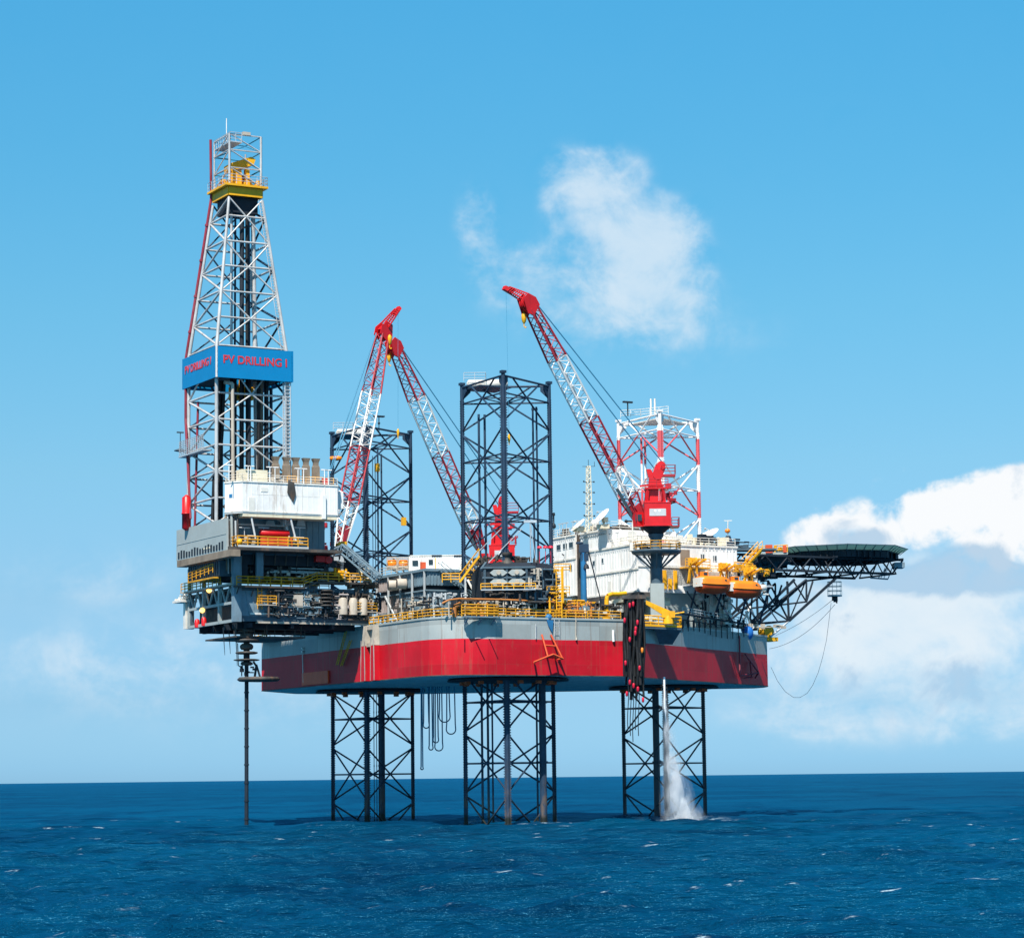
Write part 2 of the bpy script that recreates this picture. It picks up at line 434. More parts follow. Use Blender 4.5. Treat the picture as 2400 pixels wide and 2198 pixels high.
w = bpy.data.worlds.new('World'); scn.world = w; w.use_nodes = True
w.cycles.sampling_method = 'MANUAL'; w.cycles.sample_map_resolution = 256
nt = NT(w.node_tree); w.node_tree.nodes.clear()
sky = nt.n('ShaderNodeTexSky'); sky.sky_type = 'NISHITA'; sky.sun_disc = False
sky.sun_elevation = math.asin(SUN.z); sky.sun_rotation = math.atan2(SUN.x, SUN.y)
sky.air_density = 1.0; sky.dust_density = 0.4; sky.ozone_density = 1.5
tc = nt.n('ShaderNodeTexCoord'); sep = nt.n('ShaderNodeSeparateXYZ'); nt.l(tc.outputs['Generated'], sep.inputs[0])
DX, DY, DZ = sep.outputs
yy = nt.m('MAXIMUM', DY, 0.05)
ca = nt.m('DIVIDE', DX, yy); ce = nt.m('DIVIDE', DZ, yy)       # direction as slopes: across and up
ramp = nt.n('ShaderNodeValToRGB'); nt.l(nt.m('MULTIPLY', nt.m('MAXIMUM', DZ, 0.0), 2.5, clamp=True), ramp.inputs[0])
cr_ = ramp.color_ramp
SKYTINT = [(0.015, (0.285, 0.606, 1.15)), (0.075, (0.30, 0.546, 0.935)), (0.175, (0.375, 0.585, 0.815)), (0.3, (0.395, 0.690, 0.815)), (0.45, (0.345, 0.794, 0.89)), (0.6, (0.28, 0.868, 0.987)), (0.742, (0.243, 0.947, 1.091)), (1.0, (0.2, 0.517, 0.667))]
while len(cr_.elements) < len(SKYTINT): cr_.elements.new(0.5)
for e, (p, c) in zip(cr_.elements, SKYTINT): e.position = p; e.color = (*c, 1)
skyc = nt.mix(1.0, sky.outputs[0], ramp.outputs[0], 'MULTIPLY')
# clouds: soft banks placed by direction, broken up by fractal noise
cv = nt.n('ShaderNodeCombineXYZ'); nt.l(ca, cv.inputs[0]); nt.l(ce, cv.inputs[1])
def fbm(scale, det, rough, off=(0, 0, 0), dist=0.0, sx=1.0, sy=1.0):
    mp = nt.n('ShaderNodeMapping'); mp.inputs['Location'].default_value = off; mp.inputs['Scale'].default_value = (sx, sy, 1)
    nt.l(cv.outputs[0], mp.inputs[0])
    x = nt.n('ShaderNodeTexNoise', i_Scale=scale, i_Detail=det, i_Roughness=rough, i_Distortion=dist)
    nt.l(mp.outputs[0], x.inputs['Vector']); return x.outputs[0]
def slope(px, py):
    r = ray(px, py); return r[0] / r[1], r[2] / r[1]
def bank(blobs):
    s = None
    for px, py, sx, sy, amp in blobs:
        a0, e0 = slope(px, py); kx, ky = F / (1.7 * sx), F / (1.7 * sy)
        v = nt.n('ShaderNodeVectorMath', operation='MULTIPLY_ADD'); nt.l(cv.outputs[0], v.inputs[0])
        v.inputs[1].default_value = (kx, ky, 0); v.inputs[2].default_value = (-a0 * kx, -e0 * ky, 0)
        d = nt.n('ShaderNodeVectorMath', operation='DOT_PRODUCT'); nt.l(v.outputs[0], d.inputs[0]); nt.l(v.outputs[0], d.inputs[1])
        q = nt.m('MULTIPLY_ADD', d.outputs['Value'], -1.0, 1.0, clamp=True); q = nt.m('MULTIPLY', q, q)
        s = nt.m('MULTIPLY', q, amp) if s is None else nt.m('MULTIPLY_ADD', q, amp, s)
    return s
fa = fbm(38.0, 5.0, 0.62, (3.1, 1.7, 0.4), 0.35)
fb = fbm(120.0, 3.0, 0.62, (0.3, 5.7, 1.4), 0.2)
fc = fbm(20.0, 4.0, 0.55, (7.3, 2.2, 0.9), 0.6, 1.0, 1.9)
def cloud(field, lo, hi, na, nb, nc=0.0, mk=0.25):
    d = nt.m('ADD', field, nt.m('ADD', nt.m('MULTIPLY', nt.m('SUBTRACT', fa, 0.5), na), nt.m('MULTIPLY', nt.m('SUBTRACT', fb, 0.5), nb)))
    if nc: d = nt.m('ADD', d, nt.m('MULTIPLY', nt.m('SUBTRACT', fc, 0.5), nc))
    d = nt.m('MULTIPLY', d, nt.smooth(field, 0.0, mk))
    return nt.smooth(d, lo, hi)
# drifting cloud over the cranes: firmer towards the sun, fraying to the left and below
wisp = bank([(1330, 690, 210, 110, 0.16), (1250, 620, 120, 70, 0.12), (1500, 800, 230, 80, 0.07), (1345, 425, 81, 81, 0.41), (1440, 415, 81, 68, 0.4), (1400, 500, 110, 72, 0.41), (1480, 535, 104, 78, 0.46), (1570, 525, 81, 68, 0.41), (1520, 605, 124, 91, 0.44), (1555, 670, 105, 77, 0.29), (1545, 735, 99, 66, 0.22), (1470, 690, 247, 130, 0.15), (1330, 680, 182, 91, 0.11), (1120, 525, 52, 90, 0.37), (1190, 640, 91, 58, 0.15), (1800, 790, 208, 78, 0.06), (1640, 840, 169, 78, 0.04)])
dw = cloud(wisp, -0.06, 1.0, 1.7, 0.6, 0.8)
# tall bank at the right
cum = bank([(2330, 1162, 138, 52, 0.75), (2230, 1182, 86, 46, 0.55), (2420, 1162, 138, 69, 0.9), (2330, 1210, 218, 69, 0.8), (2190, 1195, 69, 46, 0.5), (2130, 1225, 63, 52, 0.55), (2090, 1265, 69, 46, 0.5), (2010, 1200, 52, 40, 0.5), (1930, 1215, 46, 40, 0.5), (1880, 1262, 52, 44, 0.6), (1985, 1262, 92, 46, 0.55), (2420, 1290, 150, 52, 0.75), (2060, 1130, 34, 25, 0.28), (2110, 1100, 46, 18, 0.25)])
dc = cloud(cum, 0.12, 0.9, 2.5, 1.1, 0.8, 0.5)
low = bank([(2270, 1352, 300, 46, 0.4), (2350, 1600, 240, 110, 0.2), (2150, 1500, 230, 100, 0.22), (1960, 1450, 130, 90, 0.2), (1830, 1600, 220, 90, 0.12), (2230, 1330, 405, 74, 0.28), (2270, 1440, 310, 84, 0.38), (2120, 1420, 176, 61, 0.28), (2040, 1400, 162, 68, 0.22), (2300, 1540, 351, 84, 0.28), (2060, 1500, 297, 101, 0.21), (1930, 1540, 162, 81, 0.14), (1915, 1690, 81, 35, 0.19), (2080, 1690, 351, 61, 0.1), (520, 1560, 702, 148, 0.1), (300, 1320, 446, 81, 0.06), (880, 1350, 270, 216, 0.06), (350, 1560, 420, 110, 0.13), (250, 1350, 260, 70, 0.1), (1250, 1500, 300, 90, 0.07), (2050, 1690, 330, 70, 0.12), (900, 1700, 500, 60, 0.08)])
dl = cloud(low, -0.08, 0.9, 1.1, 0.45, 1.3)
# undersides of the bank are grey-blue where the cloud is thick above them
shade = nt.smooth(nt.m('ADD', bank([(2280, 1365, 260, 34, .9), (2260, 1300, 110, 26, .8), (2180, 1345, 240, 28, .9), (1990, 1260, 60, 34, .55), (2060, 1270, 60, 30, .5), (2330, 1345, 120, 24, .6), (2200, 1590, 260, 50, .45)]), nt.m('MULTIPLY', nt.m('SUBTRACT', fa, 0.5), 2.4)), 0.12, 0.75)
K = 10.0 / EXPO
white = nt.mix(shade, (0.97 * K, 0.985 * K, 1.0 * K, 1), (0.50 * K, 0.66 * K, 0.82 * K, 1))
soft = nt.mix(shade, (0.84 * K, 0.91 * K, 0.96 * K, 1), (0.46 * K, 0.64 * K, 0.82 * K, 1))
thin = nt.m('ADD', 0.62, nt.m('MULTIPLY', fa, 0.5))
skyc = nt.mix(nt.m('MULTIPLY', nt.m('MULTIPLY', dl, thin), 0.95), skyc, soft)
skyc = nt.mix(nt.m('MULTIPLY', nt.m('MULTIPLY', dw, thin), 0.84), skyc, (0.74 * K, 0.85 * K, 0.94 * K, 1))
skyc = nt.mix(nt.m('MULTIPLY', dc, 0.97), skyc, white)
bg = nt.n('ShaderNodeBackground', i_Strength=0.10); nt.l(skyc, bg.inputs[0])
wo = nt.n('ShaderNodeOutputWorld'); nt.l(bg.outputs[0], wo.inputs[0])

scn.view_settings.view_transform = 'Standard'; scn.view_settings.look = 'None'
scn.view_settings.exposure = math.log2(EXPO); scn.view_settings.gamma = 1.0
scn.render.engine = 'CYCLES'
scn.cycles.max_bounces = 6; scn.cycles.volume_bounces = 4; scn.cycles.transparent_max_bounces = 8

# ---------------------------------------------------------------- sea: one sheet to the horizon, real waves
def build_sea():
    rng = np.random.default_rng(11)
    inv = np.linspace(1 / 55.0, 1 / 1500.0, 760)
    d1 = 1 / inv
    d = np.concatenate([[-400, -100, 0.0, 25.0, 45.0], d1, [2200, 4000, 9000, 25000, 60000]])
    th = np.concatenate([np.linspace(-1.2, -0.30, 30)[:-1], np.linspace(-0.30, 0.30, 900), np.linspace(0.30, 1.2, 30)[1:]])
    D, T = np.meshgrid(d, th, indexing='ij')
    X = np.where(D > 0, D, 55.0) * np.tan(T) * 1.0; Y = D
    X = np.where(D < 50, 55 * np.tan(T) * 2, X)
    Z = np.zeros_like(X)
    step = np.gradient(np.clip(d, 1, None)); step = np.abs(step)[:, None] * np.ones_like(X)
    lam = np.geomspace(1.1, 13, 90)
    for L in list(lam) + [16, 19, 23, 28, 36]:
        k = 2 * math.pi / L
        a = (0.0085 * L ** 1.0 if L < 15 else .12) * rng.uniform(0.6, 1.3)
        ang = 1.35 + rng.normal(0, 0.5 if L < 15 else .22)
        kx, ky = k * math.cos(ang), k * math.sin(ang)
        ph = rng.uniform(0, 6.28)
        att = np.clip((L / (step * 2.0) - 0.8), 0, 1)
        s = np.sin(kx * X + ky * Y + ph)
        Z += a * att * (s + 0.35 * np.cos(2 * (kx * X + ky * Y + ph)))
    Z = np.where(D > 1400, 0, Z); Z *= np.clip((D - 40) / 25, 0, 1) 
    Z[0:6] = 0
    nr, nc = X.shape
    co = np.stack([X, Y, Z], -1).reshape(-1, 3).astype(np.float32)
    i = np.arange((nr - 1) * nc).reshape(nr - 1, nc)[:, :-1].ravel()
    q = np.stack([i, i + 1, i + nc + 1, i + nc], -1).astype(np.int32)
    me = bpy.data.meshes.new('sea')
    me.vertices.add(len(co)); me.vertices.foreach_set('co', co.ravel())
    me.loops.add(q.size); me.loops.foreach_set('vertex_index', q.ravel())
    me.polygons.add(len(q)); me.polygons.foreach_set('loop_start', np.arange(0, q.size, 4, dtype=np.int32))
    me.polygons.foreach_set('use_smooth', np.ones(len(q), bool))
    me.update(); me.validate()
    m, nt, b = base_mat('sea_water')
    geo = nt.n('ShaderNodeNewGeometry'); P3 = geo.outputs['Position']
    sp_ = nt.n('ShaderNodeSeparateXYZ'); nt.l(P3, sp_.inputs[0])
    def noise(scale, det, rough, sc=None, rot=0.0):
        src = P3
        if sc:
            mp = nt.n('ShaderNodeMapping'); mp.inputs['Scale'].default_value = sc; mp.inputs['Rotation'].default_value = (0, 0, rot)
            nt.l(P3, mp.inputs[0]); src = mp.outputs[0]
        x = nt.n('ShaderNodeTexNoise', i_Scale=scale, i_Detail=det, i_Roughness=rough); nt.l(src, x.inputs['Vector']); return x.outputs[0]
    n1 = noise(1.1, 5.0, .6); n4 = noise(1.0, 6.0, .66, (.12, .22, 1), .1); n2 = noise(.012, 4.0, .6, (1, .5, 1), .2)
    c = nt.mix(nt.smooth(n2, .35, .65), (.0003, .035, .084, 1), (.0003, .058, .127, 1))
    n6 = noise(1.0, 4.0, .65, (.055, .018, 1), .25)           # darker wind patches
    c = nt.mix(nt.m('MULTIPLY', nt.smooth(n6, .48, .64), .6), c, (.0003, .012, .040, 1))
    # whitecaps: rare flecks on the crests
    n3 = noise(1.0, 5.0, .62, (.40, 1.2, 1), .15); n5 = noise(1.0, 6.0, .7, (.35, .8, 1), .1)
    foam = nt.m('MULTIPLY', nt.m('MULTIPLY', nt.smooth(n3, .635, .71), nt.smooth(n5, .44, .56)), nt.smooth(sp_.outputs[2], .30, .52))
    # wash of white water round the leg chords
    fl = NT(m.node_tree).n('ShaderNodeVectorMath', operation='MULTIPLY'); nt.l(P3, fl.inputs[0]); fl.inputs[1].default_value = (1, 1, 0)
    q = W(QY(1604, 1924, 346.5)); dd = nt.n('ShaderNodeVectorMath', operation='DISTANCE'); nt.l(fl.outputs[0], dd.inputs[0]); dd.inputs[1].default_value = (q.x, q.y, 0)
    wash = nt.smooth(dd.outputs['Value'], 9.0, 1.5)
    for lu, lv in ((0, -21.65), (0, 21.65), (38, 0)):
        q = W(V(lu, lv, 0)); dd = nt.n('ShaderNodeVectorMath', operation='DISTANCE'); nt.l(fl.outputs[0], dd.inputs[0]); dd.inputs[1].default_value = (q.x, q.y, 0)
        x = nt.smooth(nt.m('ABSOLUTE', nt.m('SUBTRACT', dd.outputs['Value'], 7.0)), 3.0, .3)
        wash = x if wash is None else nt.m('MAXIMUM', wash, x)
    n7 = noise(.7, 5.0, .7)
    foam = nt.m('MAXIMUM', foam, nt.m('MULTIPLY', wash, nt.smooth(n7, .49, .62)))
    c = nt.mix(nt.m('MULTIPLY', foam, .85), c, (.46, .60, .68, 1))
    h = nt.m('ADD', nt.m('MULTIPLY', n1, .16), nt.m('MULTIPLY', n4, 2.6))
    bp = nt.n('ShaderNodeBump', i_Strength=1.0, i_Distance=.7); nt.l(h, bp.inputs['Height'])
    df = nt.n('ShaderNodeBsdfDiffuse'); nt.l(c, df.inputs[0]); nt.l(bp.outputs[0], df.inputs['Normal'])
    gl = nt.n('ShaderNodeBsdfGlossy', i_Roughness=.22); gl.inputs[0].default_value = (.12, .55, .85, 1); nt.l(bp.outputs[0], gl.inputs['Normal'])
    fr = nt.n('ShaderNodeFresnel', i_IOR=1.33); nt.l(bp.outputs[0], fr.inputs['Normal'])
    fac = nt.m('MULTIPLY', nt.m('MINIMUM', fr.outputs[0], .32), nt.m('SUBTRACT', 1.0, foam))
    mx = nt.n('ShaderNodeMixShader'); nt.l(fac, mx.inputs[0]); nt.l(df.outputs[0], mx.inputs[1]); nt.l(gl.outputs[0], mx.inputs[2])
    nt.l(mx.outputs[0], m.node_tree.nodes['Material Output'].inputs['Surface'])
    m.node_tree.nodes.remove(b)
    me.materials.append(m)
    o = bpy.data.objects.new('sea', me); col.objects.link(o)
    o['kind'] = 'structure'; o['label'] = 'deep blue choppy sea with a few whitecaps'
    return o
build_sea()

# ---------------------------------------------------------------- hull
def build_hull():
    root = thing('platform_hull', 'big triangular jack-up hull, red below and grey above, raised over the sea on three legs', 'hull', (10, 0, ZB))
    out = [(-15, -27.8), (-15, 25.6), (-14.7, 27.4), (-13.8, 29.2), (-12.2, 30.6), (-10.4, 31.4), (-8.4, 31.7), (12.1, 31.7), (54.3, 3.6), (55.6, 1.4), (56.6, -1.0), (56.9, -4.2), (12, -38), (-5, -38)]
    s = MB(); n = len(out)
    s.add([V(u, v, ZB) for u, v in out] + [V(u, v, ZD) for u, v in out], [(i, (i + 1) % n, n + (i + 1) % n, n + i) for i in range(n)])
    make('side_shell', s, M['hull'], root)
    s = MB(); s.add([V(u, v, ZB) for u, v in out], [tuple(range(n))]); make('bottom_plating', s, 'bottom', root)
    s = MB(); s.add([V(u, v, ZD) for u, v in out], [tuple(range(n))]); make('main_deck', s, 'deck', root)
    # sheer strake: rounded fender edge running round the deck
    s = MB()
    for i in range(n): a, b = out[i], out[(i + 1) % n]; s.bar(V(*a, ZD - .02), V(*b, ZD - .02), 0.22, 0.26)
    make('deck_edge', s, 'grey', root)
    s = MB()
    for i in range(n): a, b = out[i], out[(i + 1) % n]; s.bar(V(*a, ZB), V(*b, ZB), 0.08, 0.12)
    make('bilge_edge', s, 'stained', root)
    for u, v in ((0, -21.65), (0, 21.65), (38, 0)):
        s = MB(); s.lathe(V(u, v, ZB - 0.45), [(7.6, 0.44), (8.2, 0.3), (8.2, 0.05), (7.4, 0.0)], 24); make('leg_well', s, 'navy_dark', root)
        s = MB(); s.lathe(V(u, v, ZB - 0.28), [(6.3, .2), (6.5, .05), (6.2, -.1), (5.9, .05), (6.1, .2)], 30)
        for k in range(14):
            a = k * 2 * math.pi / 14; s.cbox(V(u + 6.15 * math.cos(a), v + 6.15 * math.sin(a), ZB - 0.5), .6, .6, .75)
        make('leg_guide', s, 'orangered', root)
    # handrails along the edge
    e = 0.25
    def edge(pts, z=ZD): return [V(a, b, z) for a, b in pts]
    def rail(pts, m='railyellow', **k):
        s = MB(); s.rail(edge(pts), **k); make('handrail', s, m, root)
    rail([(-14.7, 9.2), (-14.7, 25.5), (-14.4, 27.4)], r=0.075)
    rail([(-14.4, 27.4), (-13.5, 29), (-12, 30.3), (-10.3, 31.1), (-8.4, 31.4), (-4, 31.4)], r=0.075)
    rail([(-4, 31.4), (6.6, 31.4)], r=0.07)
    rail([(6.9, 31.4), (12, 31.4)], r=0.07)
    # bulging muster platform on the side
    a = QV(1082, 1448, 31.72); b = QV(1158, 1448, 31.72)
    s = MB(); s.box((a.x, 31.72, ZD - .15), (b.x, 32.95, ZD + .02))
    for u in (a.x + .4, (a.x + b.x) / 2, b.x - .4): s.bar(V(u, 32.8, ZD - .2), V(u, 31.75, ZD - 1.0), 0.16)
    make('side_platform', s, 'bluegrey', root)
    s = MB(); s.rail([V(a.x, 31.8, ZD), V(a.x, 32.9, ZD), V(b.x, 32.9, ZD), V(b.x, 31.8, ZD)], h=1.5, r=0.08, rails=4)
    make('handrail', s, 'railyellow', root, 'yellow handrail round the bulging side platform')
    for x in (1114, 1146):
        q = QV(x, 1496, 31.7); s = MB(); s.tube(q, q + V(0, 1.35, 0), .07, 6); make('boom_stub', s, 'rail_grey', root)
    # orange boarding-ladder fenders standing off the shell
    def fender(pts, r, m, lab, name='boat_fender'):
        s = MB()
        for p, q in pts: s.tube(p, q, r, 6)
        make(name, s, m, root, lab)
    v0, v1 = 31.85, 33.0
    q = lambda x, y, v=v1: QV(x, y, v)
    fender([(q(1270, 1487, v0), q(1284, 1538)), (q(1291, 1487, v0), q(1318, 1542)), (q(1277, 1512, 32.4), q(1303, 1514, 32.4)), (q(1252, 1551), q(1284, 1538)), (q(1284, 1538), q(1297, 1533)), (q(1297, 1533), q(1320, 1543)),
            (q(1252, 1551), q(1253, 1553, v0)), (q(1320, 1543), q(1308, 1545, v0)), (q(1301, 1535), q(1302, 1545, v0))], 0.13, 'orangered', 'orange standing fender frame on the sunlit side')
    s = MB()
    p = QV(1305, 1452, 31.9); p2 = QV(1306, 1490, 31.9); s.ladder(p, p2, 0.7, V(1, 0, 0)); make('ladder', s, 'rail_grey', root)
    # dark fender frame towards the bow on the tapering side
    d = V(42.2, -28.1, 0).normalized(); nrm = V(28.1, 42.2, 0).normalized()
    def tp(x, y, off):            # pixel on a plane parallel to the tapering side
        r = ray(x, y); o = loc(0, 0, 0); dd = V(r[0] * BX + r[1] * BY, r[0] * SX + r[1] * SY, 0)
        base = V(12.1, 31.7, 0) + nrm * off
        t = (base - V(o.x, o.y, 0)).dot(nrm) / dd.dot(nrm); return loc(r[0] * t, r[1] * t, CH + r[2] * t)
    build_hull.tp = tp; build_hull.d = d; build_hull.nrm = nrm
    fender([(tp(1733, 1490, .2), tp(1734, 1580, .6)), (tp(1746, 1532, .2), tp(1778, 1576, 1.2)), (tp(1734, 1583, .6), tp(1778, 1576, 1.2)), (tp(1758, 1550, .2), tp(1762, 1586, 1.0)), (tp(1745, 1588, .2), tp(1762, 1586, 1.)), (tp(1778, 1576, 1.2), tp(1770, 1588, .2))],
           0.12, 'maroon', 'dark standing fender frame near the bow')
    # white draught pole and pipes running down the shell
    s = MB(); s.tube(QV(1437, 1476, 31.9), QV(1438, 1503, 31.9), 0.17, 8); make('draught_pole', s, 'white', root)
    for x, y0, y1, m in ((1083, 1468, 1496, 'beige'), (1350, 1450, 1500, 'beige'), (1256, 1462, 1497, 'rail_grey'), (1461, 1462, 1580, 'navy_dark')):
        s = MB(); s.tube(QV(x, y0, 31.85), QV(x, y1, 31.85), 0.07, 6); make('drain_pipe', s, m, root)
    s = MB(); s.tube(tp(1735, 1495, .12), tp(1735, 1528, .12), .12, 6); make('drain_pipe', s, 'beige', root)
    # rust-stained corner fender posts where the cantilever slides out over the transom
    s = MB()
    for v, w_ in ((9.6, 1.0), (12.6, 0.9)):
        k = lambda z: .72 - .34 * (z - ZB) / (ZD - ZB)
        s.hexa([V(-15.85 + .05 * i, v + e * w_ * k(z), z) if o else V(-15.02, v + e * w_ * k(z), z) for i, z in ((0, ZR + .05), (5, ZD)) for o, e in ((1, -1), (0, -1), (0, 1), (1, 1))])
    s.box((-15.6, 9.2, 24.0), (-15.05, 13, 24.5)); s.box((-15.5, 9.4, 26.3), (-15.05, 12.7, 26.8))
    make('fender_post', s, 'beige', root)
    for v, w_ in ((9.6, 1.0), (12.6, 0.9)):
        k = lambda z: .72 - .34 * (z - ZB) / (ZD - ZB)
        s = MB(); s.hexa([V(-15.9, v + e * w_ * k(z), z) if o else V(-15.02, v + e * w_ * k(z), z) for z in (ZB, ZR) for o, e in ((1, -1), (0, -1), (0, 1), (1, 1))]); make('fender_post', s, M['hull'], root)
        for e in (-1, 1):
            s = MB(); s.bar(V(-15.92, v + e * w_ * .66, ZB), V(-15.92, v + e * w_ * .5, ZR + .8), .09); make('rubbing_strip', s, 'pinkgrey', root)
    # transom fittings: light pole, yellow ladders, service platform, red plate coloured as if sunlit
    s = MB(); s.tube(QU(711, 1600, -15.2), QU(709, 1530, -15.2), 0.07, 6); s.ball(QU(709, 1527, -15.25), .22); s.ball(QU(709, 1519, -15.25), .2)
    make('light_pole', s, 'offwhite', root)
    for a_, b_ in (((812, 1475), (790, 1558)), ((822, 1500), (800, 1560))):
        s = MB(); s.ladder(QU(*a_, -15.5), QU(*b_, -15.3), 0.6, V(0, 1, 0), 0.07); make('ladder', s, 'railyellow', root, 'yellow ladder hung on the dark transom')
    p = QU(616, 1505, -15.05); p2 = QU(660, 1502, -15.05)
    s = MB(); s.box((-17, p.y, p.z - .1), (-15.02, p2.y, p.z)); make('service_platform', s, 'stained', root)
    s = MB(); s.rail([V(-16.9, p.y, p.z), V(-16.9, p2.y, p.z)], r=.06); make('handrail', s, 'railyellow', root)
    p = QU(710, 1606, -15.05); p2 = QU(771, 1571, -15.05)
    s = MB(); s.box((-15.25, p.y, p.z), (-15.02, p2.y, p2.z)); make('sunlit_look_plate', s, 'patch', root, 'orange-red plate coloured as if sunlit on the dark transom')
    # foot line of pads, pipes and brackets under the boat deck, along the tapering edge
    s = MB()
    for x in range(1600, 1745, 13):
        p = tp(x, 1462, .25); s.box(p - V(.12, .12, .5), p + V(.12, .12, .6)); s.tube(p, p - VZ * (1.6 + .6 * math.sin(x)), 0.07, 6)
    s.tube(tp(1595, 1437, .6), tp(1745, 1462, .6), 0.16, 6); s.tube(tp(1600, 1452, .3), tp(1740, 1473, .3), 0.08, 6)
    make('edge_pipework', s, 'navy_dark', root)
    s = MB(); a_ = tp(1600, 1442, .1); b_ = tp(1750, 1468, .1); s.rail([a_, b_], r=.05); make('handrail', s, 'rail_grey', root)
    # bow fairleads and winch at the tip
    s = MB(); p = QV(1795, 1480, 1.0); s.lathe(p - V(0, .9, 0), [(.9, 0), (.9, .15), (.45, .2), (.45, 1.6), (.9, 1.65), (.9, 1.8)], 14, V(0, 1, 0)); s.box(p - V(1.4, 1.2, 1.5), p + V(1.4, 1.2, -.9))
    make('anchor_winch', s, 'yellow', root, 'yellow anchor winch on the bow edge')
    s = MB(); p = QV(1752, 1483, 7.0); s.ball(p, .9, .9, 1.1, 14); s.tube(p - VZ, p - VZ * 2.2, .3, 8); make('fairlead', s, 'brightblue', root)
    s = MB(); s.clutter(QV(1735, 1462, 8), QV(1800, 1478, 3), 22, .2, .8); make('bow_fittings', s, 'beige', root)
    return root
HULL = build_hull()

